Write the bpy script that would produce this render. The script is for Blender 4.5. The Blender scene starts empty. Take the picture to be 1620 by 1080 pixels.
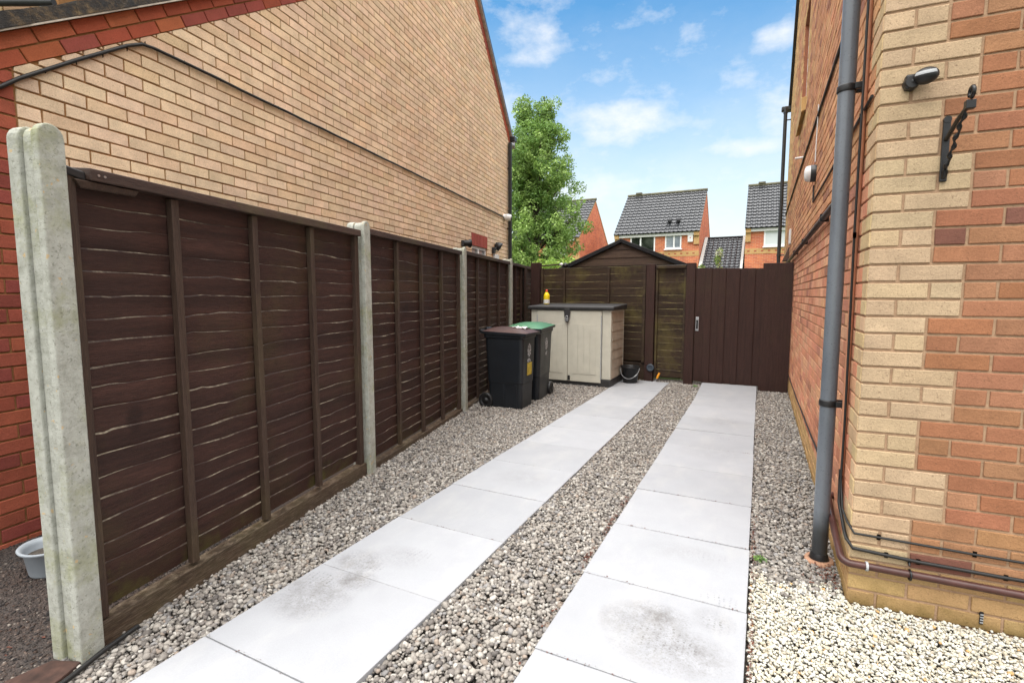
import bpy, bmesh, math, random
import numpy as np
from mathutils import Vector, Matrix

rnd = random.Random(7)
npr = np.random.default_rng(11)
C = bpy.context.scene.collection
R = math.radians

# ------------------------------------------------------------------ helpers
class Frame:
    """local axes a (along), n (out), z (up) at an origin"""
    def __init__(s, o, a, n=None):
        s.o = Vector(o); s.a = Vector(a).normalized()
        s.n = Vector(n).normalized() if n is not None else Vector((s.a.y, -s.a.x, 0))
        s.z = Vector((0, 0, 1))
    def __call__(s, a, n, z):
        return s.o + s.a*a + s.n*n + s.z*z
W0 = Frame((0, 0, 0), (1, 0, 0), (0, 1, 0))

class MB:
    def __init__(s):
        s.v = []; s.f = []; s.m = []; s.c = []; s.sm = []
    def add(s, verts, faces, mat=0, col=None, smooth=False):
        b = len(s.v); s.v.extend([tuple(p) for p in verts])
        for f in faces:
            s.f.append([b+i for i in f]); s.m.append(mat); s.c.append(col); s.sm.append(smooth)
    def poly(s, pts, mat=0, col=None): s.add(pts, [list(range(len(pts)))], mat, col)
    def box(s, fr, a0, a1, n0, n1, z0, z1, mat=0, col=None):
        p = [fr(a, n, z) for z in (z0, z1) for n in (n0, n1) for a in (a0, a1)]
        s.add(p, [(0,2,3,1),(4,5,7,6),(0,1,5,4),(2,6,7,3),(0,4,6,2),(1,3,7,5)], mat, col)
    def prism(s, pts, off, mat=0, col=None):
        """extrude polygon pts (list of Vector) by vector off"""
        n = len(pts); off = Vector(off)
        v = [Vector(p) for p in pts] + [Vector(p)+off for p in pts]
        f = [list(range(n))[::-1], list(range(n, 2*n))]
        f += [(i, (i+1) % n, n+(i+1) % n, n+i) for i in range(n)]
        s.add(v, f, mat, col)
    def hexa(s, p, mat=0, col=None):
        s.add(p, [(0,3,2,1),(4,5,6,7),(0,1,5,4),(1,2,6,5),(2,3,7,6),(3,0,4,7)], mat, col)
    def tube(s, path, r, n=12, mat=0, caps=True, smooth=True):
        path = [Vector(p) for p in path]; rs = r if isinstance(r, (list, tuple)) else [r]*len(path)
        rings = []; prev = None
        for i, p in enumerate(path):
            d = (path[min(i+1, len(path)-1)] - path[max(i-1, 0)]).normalized()
            if prev is None:
                u = d.orthogonal().normalized()
            else:
                u = (prev - d*prev.dot(d)).normalized()
            prev = u; w = d.cross(u)
            rings.append([p + (u*math.cos(2*math.pi*k/n) + w*math.sin(2*math.pi*k/n))*rs[i] for k in range(n)])
        v = [q for g in rings for q in g]; f = []
        for i in range(len(rings)-1):
            for k in range(n):
                f.append((i*n+k, i*n+(k+1) % n, (i+1)*n+(k+1) % n, (i+1)*n+k))
        s.add(v, f, mat, None, smooth)
        if caps:
            s.add(rings[0], [list(range(n))[::-1]], mat); s.add(rings[-1], [list(range(n))], mat)
    def lathe(s, o, prof, n=24, axis=(0,0,1), mat=0, sx=1.0, sy=1.0, smooth=True):
        o = Vector(o); ax = Vector(axis).normalized(); u = Vector((1,0,0)) if abs(ax.z) > .9 else ax.orthogonal().normalized()
        w = ax.cross(u); v = []; f = []
        for (r, h) in prof:
            for k in range(n):
                t = 2*math.pi*k/n
                v.append(o + ax*h + (u*math.cos(t)*sx + w*math.sin(t)*sy)*r)
        for i in range(len(prof)-1):
            for k in range(n):
                f.append((i*n+k, i*n+(k+1) % n, (i+1)*n+(k+1) % n, (i+1)*n+k))
        s.add(v, f, mat, None, smooth)
        for i, rev in ((0, True), (len(prof)-1, False)):
            if prof[i][0] > 1e-4:
                ring = list(range(i*n, i*n+n)); s.add([v[k] for k in ring], [list(range(n))[::-1] if rev else list(range(n))], mat)
    def build(s, name, mats, parent=None, bevel=0, seg=2, fixn=True):
        if not isinstance(mats, (list, tuple)): mats = [mats]
        off = Vector((0,0,0))
        p = parent
        while p is not None: off = off + Vector(p.location); p = p.parent
        me = bpy.data.meshes.new(name)
        me.from_pydata([(x-off.x, y-off.y, z-off.z) for x, y, z in s.v], [], s.f)
        for m in mats: me.materials.append(m)
        me.polygons.foreach_set('material_index', s.m)
        me.polygons.foreach_set('use_smooth', s.sm)
        if any(c is not None for c in s.c):
            at = me.color_attributes.new('Col', 'FLOAT_COLOR', 'CORNER')
            arr = []
            for pl, c in zip(me.polygons, s.c):
                c = c or (.2,.2,.2)
                arr.extend([c[0], c[1], c[2], 1.0]*pl.loop_total)
            at.data.foreach_set('color', arr)
        me.update()
        if fixn:
            bm = bmesh.new(); bm.from_mesh(me); bmesh.ops.recalc_face_normals(bm, faces=bm.faces); bm.to_mesh(me); bm.free()
        o = bpy.data.objects.new(name, me); C.objects.link(o)
        if parent is not None: o.parent = parent
        if bevel:
            b = o.modifiers.new('Bevel', 'BEVEL'); b.width = bevel; b.segments = seg; b.limit_method = 'ANGLE'; b.angle_limit = R(40)
        return o

def tag(o, label=None, cat=None, group=None, kind=None):
    if label: o['label'] = label
    if cat: o['category'] = cat
    if group: o['group'] = group
    if kind: o['kind'] = kind
    return o
def thing(name, loc, label, cat, group=None):
    o = bpy.data.objects.new(name, None); C.objects.link(o); o.location = loc; o.empty_display_size = .1
    return tag(o, label, cat, group)
def copy_tree(o, parent=None):
    c = o.copy(); C.objects.link(c); c.parent = parent
    for ch in list(o.children): copy_tree(ch, c)
    return c

# ------------------------------------------------------------------ materials
class NT:
    def __init__(s, name):
        s.mat = bpy.data.materials.new(name); s.mat.use_nodes = True
        s.t = s.mat.node_tree; s.b = s.t.nodes['Principled BSDF']
        s.pos = None
    def n(s, typ, **kw):
        nd = s.t.nodes.new(typ)
        for k, v in kw.items():
            if k.startswith('i_'): nd.inputs[k[2:].replace('_', ' ')].default_value = v
            else: setattr(nd, k, v)
        return nd
    def l(s, a, b): s.t.links.new(a, b)
    def coord(s, scale=(1,1,1), rot=(0,0,0)):
        if s.pos is None: s.pos = s.n('ShaderNodeNewGeometry').outputs['Position']
        mp = s.n('ShaderNodeMapping'); mp.inputs['Scale'].default_value = scale; mp.inputs['Rotation'].default_value = rot
        s.l(s.pos, mp.inputs['Vector']); return mp.outputs['Vector']
    def noise(s, scale, detail=4, rough=.55, cs=(1,1,1), dist=0, rot=(0,0,0)):
        nd = s.n('ShaderNodeTexNoise'); nd.inputs['Scale'].default_value = scale; nd.inputs['Detail'].default_value = detail
        nd.inputs['Roughness'].default_value = rough; nd.inputs['Distortion'].default_value = dist
        s.l(s.coord(cs, rot), nd.inputs['Vector']); return nd.outputs['Fac']
    def ramp(s, fac, stops):
        r = s.n('ShaderNodeValToRGB'); e = r.color_ramp.elements
        while len(e) > 1: e.remove(e[-1])
        for i, (p, c) in enumerate(stops):
            c = (c, c, c) if isinstance(c, (int, float)) else c
            if i == 0: e[0].position = p; el = e[0]
            else: el = e.new(p)
            el.color = (*c, 1)
        s.l(fac, r.inputs['Fac']); return r.outputs['Color']
    def mix(s, fac, a, b, mode='MIX'):
        m = s.n('ShaderNodeMix', data_type='RGBA', blend_type=mode)
        for sock, val in ((m.inputs[0], fac), (m.inputs[6], a), (m.inputs[7], b)):
            if isinstance(val, (int, float)): sock.default_value = val
            elif isinstance(val, tuple): sock.default_value = (*val, 1)
            else: s.l(val, sock)
        return m.outputs[2]
    def math(s, op, a, b=0.0, clamp=False):
        m = s.n('ShaderNodeMath', operation=op, use_clamp=clamp)
        for i, val in enumerate((a, b)):
            if isinstance(val, (int, float)): m.inputs[i].default_value = val
            else: s.l(val, m.inputs[i])
        return m.outputs[0]
    def attr(s, name='Col'):
        a = s.n('ShaderNodeAttribute', attribute_name=name); return a.outputs['Color']
    def base(s, c):
        if isinstance(c, tuple): s.b.inputs['Base Color'].default_value = (*c, 1)
        else: s.l(c, s.b.inputs['Base Color'])
    def rough(s, r):
        if isinstance(r, (int, float)): s.b.inputs['Roughness'].default_value = r
        else: s.l(r, s.b.inputs['Roughness'])
    def bump(s, h, strength=.3, dist=.01):
        bp = s.n('ShaderNodeBump'); bp.inputs['Strength'].default_value = strength; bp.inputs['Distance'].default_value = dist
        s.l(h, bp.inputs['Height']); s.l(bp.outputs['Normal'], s.b.inputs['Normal'])
    def zpos(s):
        if s.pos is None: s.pos = s.n('ShaderNodeNewGeometry').outputs['Position']
        sp = s.n('ShaderNodeSeparateXYZ'); s.l(s.pos, sp.inputs[0]); return sp.outputs
    def spec(s, v): s.b.inputs['Specular IOR Level'].default_value = v

M = {}
def simple(name, col, rough=.5, metal=0, var=.12, scale=30, bump=0.0, spec=.4):
    k = NT(name); f = k.noise(scale, 4)
    lo = tuple(c*(1-var) for c in col); hi = tuple(min(1, c*(1+var)) for c in col)
    k.base(k.ramp(f, [(.3, lo), (.7, hi)])); k.rough(k.ramp(k.noise(scale*.6, 3), [(.3, max(0, rough-.08)), (.7, min(1, rough+.08))]))
    k.b.inputs['Metallic'].default_value = metal; k.spec(spec)
    if bump: k.bump(f, bump, .004)
    M[name] = k.mat; return k

def brick_mat(name, speck=.35, fleck=(.10,.05,.03), stain=None):
    k = NT(name); c = k.attr()
    c = k.mix(1.0, c, k.ramp(k.noise(1.1, 6, .65, (1,1,.45)), [(.3, .90), (.7, 1.07)]), 'MULTIPLY')
    big = k.ramp(k.noise(9, 5, .6), [(.25, .80), (.75, 1.12)])
    c = k.mix(1.0, c, big, 'MULTIPLY')
    fine = k.ramp(k.noise(170, 3, .7), [(.3, .82), (.7, 1.1)])
    c = k.mix(1.0, c, fine, 'MULTIPLY')
    fl = k.ramp(k.noise(150, 3, .65), [(.60, 0.0), (.68, 1.0)])
    c = k.mix(k.math('MULTIPLY', fl, speck), c, fleck)
    if stain:
        zz = k.zpos()[2]
        low = k.ramp(k.math('ADD', k.math('MULTIPLY', zz, 2.2), k.math('MULTIPLY', k.noise(8, 4, .6), .55)), [(.24, 1.0), (.42, 0.0)])
        c = k.mix(k.math('MULTIPLY', low, .6), c, stain)
    k.base(c); k.rough(.88); k.spec(.2)
    k.bump(k.noise(85, 6, .75), .6, .006); M[name] = k.mat
brick_mat('brick_front', .6, (.11,.06,.035), stain=(.12,.085,.018))
brick_mat('brick_buff', .5, (.13,.065,.03))
brick_mat('brick_side', .25, (.12,.05,.03), stain=(.20,.13,.03))

def mortar(name, col):
    k = NT(name); k.base(k.ramp(k.noise(60, 5, .7), [(.25, tuple(x*.7 for x in col)), (.75, tuple(x*1.15 for x in col))]))
    k.rough(.95); k.spec(.1); k.bump(k.noise(200, 4), .5, .004); M[name] = k.mat
mortar('mortar_front', (.40,.265,.17)); mortar('mortar_buff', (.30,.155,.065)); mortar('mortar_side', (.40,.235,.145))
mortar('mortar_verge', (.42,.30,.18))

def wood(name, c0, c1, green, gamt, axis='s', rough=.62, grey=None):
    """stained timber: grain along a, algae patches"""
    k = NT(name)
    cs = (1, 1, 14) if axis == 's' else (14, 14, 1)
    g = k.noise(3.2, 6, .62, cs, .6)
    c = k.ramp(g, [(.25, c0), (.75, c1)])
    fine = k.ramp(k.noise(22, 5, .75, cs), [(.3, .58), (.7, 1.35)])
    c = k.mix(1.0, c, fine, 'MULTIPLY')
    if axis == 's': c = k.mix(1.0, c, k.ramp(k.noise(12, 2, .5, (.04,.04,1)), [(.32, .70), (.68, 1.30)]), 'MULTIPLY')
    kn = k.ramp(k.noise(5.5, 2, .4), [(.70, 0.0), (.78, .6)])
    c = k.mix(kn, c, tuple(x*.45 for x in c0))
    ga = k.ramp(k.noise(1.9, 6, .68), [(.50, 0.0), (.74, 1.0)])
    c = k.mix(k.math('MULTIPLY', ga, gamt), c, green)
    if name == 'wood_board':
        lw = k.ramp(k.math('ADD', k.zpos()[2], k.math('MULTIPLY', k.noise(2.4, 6, .72), 1.7)), [(.66, 1.0), (.95, 0.0)])
        c = k.mix(k.math('MULTIPLY', lw, .8), c, (.075,.068,.016))
    if grey:
        gr = k.ramp(k.noise(16, 6, .75, cs), [(.48, 0.0), (.66, 1.0)])
        c = k.mix(k.math('MULTIPLY', gr, .6), c, grey)
    k.base(c); k.rough(rough); k.spec(.3); k.bump(k.noise(14, 6, .7, cs), .45, .006); M[name] = k.mat; return k
wood('wood_board', (.027,.0115,.0088), (.054,.0235,.0178), (.07,.06,.018), .30)
wood('wood_batten', (.034,.019,.014), (.066,.040,.028), (.10,.082,.034), .4, axis='v')
wood('wood_cap', (.036,.020,.0155), (.070,.041,.031), (.11,.11,.035), .4)
wood('wood_gate', (.027,.012,.0095), (.050,.0225,.0175), (.06,.05,.02), .25, axis='v')
wood('wood_back', (.028,.0165,.0105), (.056,.035,.021), (.17,.145,.035), .6)
wood('wood_gravelboard', (.034,.022,.014), (.075,.047,.030), (.075,.065,.028), .6, grey=(.20,.155,.11))
wood('wood_shed', (.042,.024,.016), (.078,.047,.031), (.09,.07,.03), .4)
wood('wood_raw', (.30,.21,.12), (.46,.34,.21), (.2,.18,.08), .3)
# worn pale lip on each waney board: pale only in streaks
k = NT('wood_lip'); f = k.noise(5, 5, .7, (1,1,.3))
k.base(k.mix(k.ramp(f, [(.46, 0.0), (.66, 1.0)]), (.03,.016,.012), k.ramp(k.noise(40, 3), [(.3, (.13,.105,.07)), (.7, (.31,.265,.195))])))
k.rough(.8); M['wood_lip'] = k.mat
k = NT('wood_lip_green'); f = k.noise(5, 5, .7, (1,1,.3))
k.base(k.mix(k.ramp(f, [(.45, 0.0), (.62, 1.0)]), (.05,.032,.02), k.ramp(k.noise(30, 3), [(.3, (.12,.11,.03)), (.7, (.27,.23,.08))])))
k.rough(.8); M['wood_lip_green'] = k.mat

# concrete post
k = NT('concrete'); c = k.ramp(k.noise(16, 8, .72), [(.25, (.22,.225,.185)), (.5, (.35,.355,.315)), (.75, (.45,.455,.41))])
c = k.mix(k.ramp(k.noise(4.5, 6, .7), [(.52, 0.0), (.70, .75)]), c, (.24,.25,.12))
zz = k.zpos()[2]
c = k.mix(k.ramp(k.math('ADD', zz, k.math('MULTIPLY', k.noise(9, 5), .35)), [(0.0, .0), (1.0, 0.0)]), c, (.2,.2,.1))
c = k.mix(k.ramp(k.math('ADD', k.math('MULTIPLY', zz, 2.0), k.math('MULTIPLY', k.noise(18, 5, .7), .5)), [(.0, 0.0), (1.0, 0.0)]), c, (.1,.1,.06))
dk = k.ramp(k.noise(75, 4, .75), [(.56, 0.0), (.68, 1.0)])
c = k.mix(k.math('MULTIPLY', dk, .6), c, (.10,.10,.07))
c = k.mix(k.ramp(k.noise(34, 2, .5), [(.69, 0.0), (.72, .8)]), c, (.46,.33,.17))
k.base(c); k.rough(.92); k.spec(.2); k.bump(k.noise(45, 8, .75), .7, .008); M['concrete'] = k.mat
# lichen dark top for the posts
# slab
k = NT('slab'); P = k.zpos(); X, Y = P[0], P[1]
c = k.ramp(k.noise(5, 5, .6), [(.3, (.318,.327,.350)), (.7, (.345,.354,.377))])
gr = k.ramp(k.noise(260, 3, .7), [(.3, .93), (.7, 1.04)])
c = k.mix(1.0, c, gr, 'MULTIPLY')
streak = k.ramp(k.noise(60, 4, .7, (1,.08,1)), [(.60, 0.0), (.75, .16)])
c = k.mix(streak, c, (.40,.40,.40))
def blob(x, y, rx, ry):
    dx = k.math('DIVIDE', k.math('SUBTRACT', X, x), rx); dy = k.math('DIVIDE', k.math('SUBTRACT', Y, y), ry)
    d = k.math('ADD', k.math('MULTIPLY', dx, dx), k.math('MULTIPLY', dy, dy))
    return k.math('SUBTRACT', 1.0, d, True)
def sumb(lst):
    a = None
    for q in lst:
        b_ = k.math('MULTIPLY', blob(*q[:4]), q[4]); a = b_ if a is None else k.math('MAXIMUM', a, b_)
    return a
smear = sumb([(-1.74,1.50,.22,.20,.8),(-1.66,1.67,.13,.11,1.0),(-1.75,1.80,.16,.14,.8),(-1.60,1.93,.18,.12,.3),
              (-.34,2.02,.17,.12,1.0),(-.26,1.86,.26,.17,.75),(-.45,1.95,.12,.14,.7),(-.12,2.10,.10,.1,.4),(-.3,2.62,.26,.12,.22),
              (-1.5,3.2,.26,.2,.25),(-.3,4.5,.3,.3,.22),(-.3,5.6,.3,.3,.3)])
smn = k.math('MULTIPLY', smear, k.ramp(k.noise(14, 6, .72), [(.36, 0.0), (.62, 1.0)]))
smn = k.math('MULTIPLY', smn, k.ramp(k.noise(5, 6, .7), [(.34, .25), (.62, 1.0)]))
spk = k.math('MULTIPLY', smear, k.ramp(k.noise(95, 4, .75), [(.50, 0.0), (.62, 1.0)]))
c = k.mix(k.math('MULTIPLY', smn, .88), c, (.115,.108,.104))
c = k.mix(k.math('MULTIPLY', spk, .65), c, (.13,.12,.115))
# tyre tread prints: rows of short bars
tread = sumb([(-1.80,1.60,.10,.07,1.2),(-1.53,1.99,.12,.08,.5),(-1.68,1.80,.10,.08,.6),(-.28,1.90,.16,.10,1.2),(-.10,2.09,.09,.07,.6),(-.10,2.26,.11,.06,.7),(-.2,2.64,.2,.06,.3),(-.25,4.95,.25,.06,.4),(-.25,5.6,.25,.06,.4),(-1.45,2.55,.16,.07,.2)])
w1 = k.n('ShaderNodeTexWave', wave_type='BANDS', bands_direction='X'); w1.inputs['Scale'].default_value = 13; w1.inputs['Distortion'].default_value = 4.5
w1.inputs['Detail'].default_value = 2; k.l(k.coord(), w1.inputs['Vector'])
w2 = k.n('ShaderNodeTexWave', wave_type='BANDS', bands_direction='Y'); w2.inputs['Scale'].default_value = 21; w2.inputs['Distortion'].default_value = 9
k.l(k.coord(), w2.inputs['Vector'])
tr = k.math('MULTIPLY', k.ramp(w1.outputs['Fac'], [(.68, 0.0), (.80, 1.0)]), k.ramp(w2.outputs['Fac'], [(.25, 0.0), (.45, 1.0)]))
tr = k.math('MULTIPLY', tr, k.ramp(k.noise(26, 5, .75), [(.44, 0.0), (.60, 1.0)]))
c = k.mix(k.math('MULTIPLY', k.math('MULTIPLY', tr, k.ramp(tread, [(.1, 0.0), (.6, 1.0)])), .62), c, (.08,.076,.072))
# dusty wash over far slabs
c = k.mix(k.math('MULTIPLY', k.ramp(k.noise(1.7, 6, .7, (2.2,1,1)), [(.50, 0.0), (.72, 1.0)]), .30), c, (.47,.46,.44))
c = k.mix(k.math('MULTIPLY', k.ramp(k.noise(55, 3, .8), [(.72, 0.0), (.76, 1.0)]), .5), c, (.28,.26,.23))
oi = k.n('ShaderNodeObjectInfo'); c = k.mix(1.0, c, k.ramp(oi.outputs['Random'], [(0.0, .93), (1.0, 1.03)]), 'MULTIPLY')
tcg = k.n('ShaderNodeTexCoord'); sg = k.n('ShaderNodeSeparateXYZ'); k.l(tcg.outputs['Generated'], sg.inputs[0])
ed = k.math('ABSOLUTE', k.math('SUBTRACT', sg.outputs[1], .5)); edx = k.math('ABSOLUTE', k.math('SUBTRACT', sg.outputs[0], .5))
ej = k.math('ADD', k.math('MAXIMUM', ed, edx), k.math('MULTIPLY', k.math('SUBTRACT', k.noise(30, 5, .7), .5), .045))
c = k.mix(k.math('MULTIPLY', k.ramp(ej, [(.490, 0.0), (.504, 1.0)]), .22), c, (.12,.11,.095))
k.base(c); k.rough(k.ramp(k.noise(4, 4), [(.3, .50), (.7, .66)])); k.spec(.35); k.bump(k.noise(150, 4, .7), .18, .003); M['slab'] = k.mat
# stones
k = NT('stone'); c = k.attr(); c = k.mix(1.0, c, k.ramp(k.noise(110, 5, .7), [(.25, .68), (.75, 1.22)]), 'MULTIPLY')
k.base(c); k.rough(.85); k.spec(.25); k.bump(k.noise(180, 4), .3, .002); M['stone'] = k.mat
# ground
k = NT('soil'); k.base(k.ramp(k.noise(70, 5, .7), [(.3, (.030,.024,.020)), (.7, (.10,.085,.07))])); k.rough(.95); k.bump(k.noise(90, 5), .8, .02); M['soil'] = k.mat
k = NT('lawn'); k.base(k.ramp(k.noise(3, 6, .7), [(.3, (.035,.06,.015)), (.7, (.075,.11,.03))])); k.rough(.95); k.bump(k.noise(60, 5), .8, .03); M['lawn'] = k.mat
k = NT('tarmac'); c = k.ramp(k.noise(150, 4, .75), [(.32, (.018,.015,.014)), (.5, (.048,.040,.036)), (.70, (.13,.10,.085))])
c = k.mix(k.ramp(k.noise(3.5, 5, .65), [(.42, 0.0), (.62, .55)]), c, (.06,.033,.025)); c = k.mix(k.ramp(k.noise(90, 2, .5), [(.69, 0.0), (.73, 1.0)]), c, (.26,.22,.19))
k.base(c); k.rough(.85); k.bump(k.noise(130, 5, .7), 1.0, .012); M['tarmac'] = k.mat
# mossy roof edge
k = NT('mossy_tile'); f = k.noise(11, 8, .75)
c = k.ramp(f, [(.34, (.010,.009,.009)), (.47, (.035,.026,.018)), (.56, (.10,.066,.034)), (.66, (.20,.135,.06)), (.76, (.30,.23,.14))])
c = k.mix(k.ramp(k.noise(5, 5, .7), [(.46, 0.0), (.60, .9)]), c, (.016,.015,.016))
k.base(c); k.rough(.95); k.bump(k.noise(40, 7, .75), 1.0, .02); M['mossy_tile'] = k.mat
simple('verge_lip', (.42,.37,.31), .8, var=.3, scale=12)
simple('black_plastic', (.014,.014,.015), .42); simple('bin_plastic', (.0105,.0125,.016), .40, var=.2, scale=5)
simple('dark_pipe', (.030,.031,.033), .45); simple('black_iron', (.010,.010,.011), .32, var=.3)
k = NT('grey_pipe'); c = k.ramp(k.noise(5, 4, .6, (1,1,.4)), [(.3, (.10,.115,.135)), (.7, (.15,.17,.195))])
c = k.mix(k.ramp(k.noise(120, 3, .7), [(.60, 0.0), (.68, .7)]), c, (.05,.05,.055)); c = k.mix(k.ramp(k.noise(60, 3, .8, (1,1,.3)), [(.66, 0.0), (.74, .35)]), c, (.34,.34,.33))
zz = k.zpos()[2]; c = k.mix(k.ramp(k.math('ADD', zz, k.math('MULTIPLY', k.noise(5, 3), .1)), [(.20, 1.0), (.30, 0.0)]), c, (.03,.033,.036))
k.base(c); k.rough(.30); k.spec(.6); M['grey_pipe'] = k.mat
simple('terracotta', (.36,.20,.125), .85, var=.3, scale=25, bump=.4); simple('brown_pipe', (.060,.024,.020), .38, var=.3, scale=18)
simple('orange_cable', (.42,.19,.11), .6); simple('white_plastic', (.70,.70,.70), .4, var=.05); simple('white_frame', (.78,.78,.79), .35, var=.04)
simple('cable', (.012,.012,.012), .5); simple('grey_clip', (.32,.33,.34), .5)
simple('beige_plastic', (.50,.48,.405), .55, var=.06, scale=8); simple('beige_panel', (.41,.35,.275), .6, var=.10, scale=8)
simple('charcoal_plastic', (.030,.029,.030), .48, var=.2, scale=14); simple('lid_brown', (.062,.028,.024), .5, var=.3, scale=7)
simple('lid_green', (.055,.17,.085), .45, var=.2, scale=6); simple('yellow_plastic', (.80,.58,.01), .4, var=.06); simple('red_plastic', (.55,.05,.02), .4)
simple('paper', (.62,.62,.60), .6, var=.18, scale=40); simple('sticker_yellow', (.44,.33,.035), .6, var=.35, scale=25); simple('orange_handle', (.75,.30,.02), .45)
simple('steel', (.55,.56,.58), .35, metal=.9, var=.1); simple('reel_blue', (.05,.065,.085), .4); simple('grey_bowl', (.27,.30,.33), .5, var=.1, scale=10)
simple('felt', (.011,.011,.013), .9, var=.4, scale=40, bump=.5); simple('dark_plank', (.045,.022,.016), .8, var=.5, scale=20, bump=.6)
simple('concrete_pad', (.36,.36,.34), .9, var=.2, scale=15); simple('white_trim', (.72,.72,.72), .5, var=.05); simple('yellow_brick', (.46,.29,.12), .85, var=.25, scale=6)
simple('red_render', (.34,.085,.05), .85, var=.2, scale=8); simple('fawn_wall', (.4,.28,.16), .9, var=.2, scale=5); simple('lead', (.13,.135,.14), .6)
# crest print: broken up white print on bins
k = NT('crest_print'); k.base((.48,.49,.50)); k.rough(.6)
tb = k.n('ShaderNodeBsdfTransparent'); mx = k.n('ShaderNodeMixShader'); k.l(k.ramp(k.noise(55, 4, .7), [(.42, 0.0), (.56, 1.0)]), mx.inputs[0])
k.l(tb.outputs[0], mx.inputs[1]); k.l(k.b.outputs[0], mx.inputs[2]); k.l(mx.outputs[0], k.t.nodes['Material Output'].inputs[0]); M['crest_print'] = k.mat
# roof tiles (distance)
k = NT('roof_tile'); c = k.ramp(k.noise(2.5, 6, .7), [(.3, (.016,.017,.020)), (.7, (.038,.040,.045))])
zz = k.zpos()[2]; c = k.mix(k.ramp(k.math('ADD', k.math('MULTIPLY', zz, .5), k.math('MULTIPLY', k.noise(2.2, 5, .7), .8)), [(3.68, 0.0) if False else (0.0, 0.0), (1.0, 0.0)]), c, (.1,.1,.04))
k.base(c); k.rough(.38); k.spec(.6); M['roof_tile'] = k.mat
k = NT('ridge_tile'); k.base(k.ramp(k.noise(3, 6, .7), [(.3, (.055,.052,.035)), (.7, (.15,.14,.08))])); k.rough(.8); M['ridge_tile'] = k.mat
def far_brick(name, c1, c2, mort):
    k = NT(name); b = k.n('ShaderNodeTexBrick'); sp = k.zpos(); cb = k.n('ShaderNodeCombineXYZ')
    k.l(k.math('ADD', sp[0], sp[1]), cb.inputs[0]); k.l(sp[2], cb.inputs[1]); k.l(cb.outputs[0], b.inputs['Vector'])
    b.inputs['Scale'].default_value = 1; b.inputs['Brick Width'].default_value = .225; b.inputs['Row Height'].default_value = .075
    b.inputs['Mortar Size'].default_value = .006; b.inputs['Color1'].default_value = (*c1, 1); b.inputs['Color2'].default_value = (*c2, 1); b.inputs['Mortar'].default_value = (*mort, 1)
    c = k.mix(1.0, b.outputs['Color'], k.ramp(k.noise(1.3, 5, .6), [(.3, .85), (.7, 1.1)]), 'MULTIPLY')
    k.base(c); k.rough(.9); k.spec(.2); M[name] = k.mat
far_brick('far_red', (.60,.19,.085), (.44,.12,.07), (.52,.33,.22)); far_brick('far_yellow', (.52,.32,.13), (.44,.26,.10), (.45,.33,.2))
far_brick('rear_brick', (.40,.19,.10), (.30,.13,.07), (.40,.26,.17))
# glass
k = NT('glass'); k.base(k.ramp(k.noise(1.2, 4), [(.35, (.16,.19,.22)), (.65, (.34,.38,.42))])); k.rough(.08); k.spec(.8); M['glass'] = k.mat
k = NT('glass_dark'); k.base(k.ramp(k.noise(2.2, 4), [(.35, (.015,.018,.016)), (.65, (.08,.09,.075))])); k.rough(.08); k.spec(.8); M['glass_dark'] = k.mat
k = NT('blind'); k.base((.58,.62,.63)); k.rough(.4); M['blind'] = k.mat
# leaves
def leafmat(name, a, b, tr):
    k = NT(name); k.base(k.mix(1.0, k.attr(), k.ramp(k.noise(.9, 4, .6), [(.3, a), (.7, b)]), 'MULTIPLY')); k.rough(.5); k.spec(.3)
    t = k.n('ShaderNodeBsdfTranslucent'); t.inputs[0].default_value = (*tr, 1); mx = k.n('ShaderNodeMixShader'); mx.inputs[0].default_value = .30
    k.l(k.b.outputs[0], mx.inputs[1]); k.l(t.outputs[0], mx.inputs[2]); k.l(mx.outputs[0], k.t.nodes['Material Output'].inputs[0]); M[name] = k.mat
leafmat('leaf', .75, 1.2, (.22,.34,.08)); simple('bark', (.075,.06,.045), .9, var=.4, scale=12, bump=.6)
simple('litter', (.10,.035,.022), .9, var=.5, scale=60)

# ------------------------------------------------------------------ world, sun, camera
sc = bpy.context.scene
SUN_EL, SUN_AZ = R(68), R(190)     # light comes from behind the camera
w = bpy.data.worlds.new('World'); sc.world = w; w.use_nodes = True; t = w.node_tree
bg = t.nodes['Background']
class WN(NT):
    def __init__(s, t): s.t = t; s.pos = None
wk = WN(t)
sky = wk.n('ShaderNodeTexSky', sky_type='NISHITA'); sky.sun_disc = False; sky.sun_elevation = SUN_EL; sky.sun_rotation = SUN_AZ
sky.air_density = 1.0; sky.dust_density = 1.0; sky.ozone_density = 1.2
tc = wk.n('ShaderNodeTexCoord'); sp = wk.n('ShaderNodeSeparateXYZ'); wk.l(tc.outputs['Generated'], sp.inputs[0])
az = wk.math('ARCTAN2', sp.outputs[0], sp.outputs[1]); el = wk.math('ARCSINE', sp.outputs[2])
cb = wk.n('ShaderNodeCombineXYZ'); wk.l(az, cb.inputs[0]); wk.l(wk.math('MULTIPLY', el, 1.7), cb.inputs[1])
def wnoise(scale, detail, rough, off=0):
    nd = wk.n('ShaderNodeTexNoise'); nd.inputs['Scale'].default_value = scale; nd.inputs['Detail'].default_value = detail; nd.inputs['Roughness'].default_value = rough
    va = wk.n('ShaderNodeVectorMath', operation='ADD'); wk.l(cb.outputs[0], va.inputs[0]); va.inputs[1].default_value = (off, off*.7, 0); wk.l(va.outputs[0], nd.inputs['Vector']); return nd.outputs['Fac']
n1 = wnoise(11, 8, .62); n2 = wnoise(5, 7, .65, 3.1)
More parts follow.
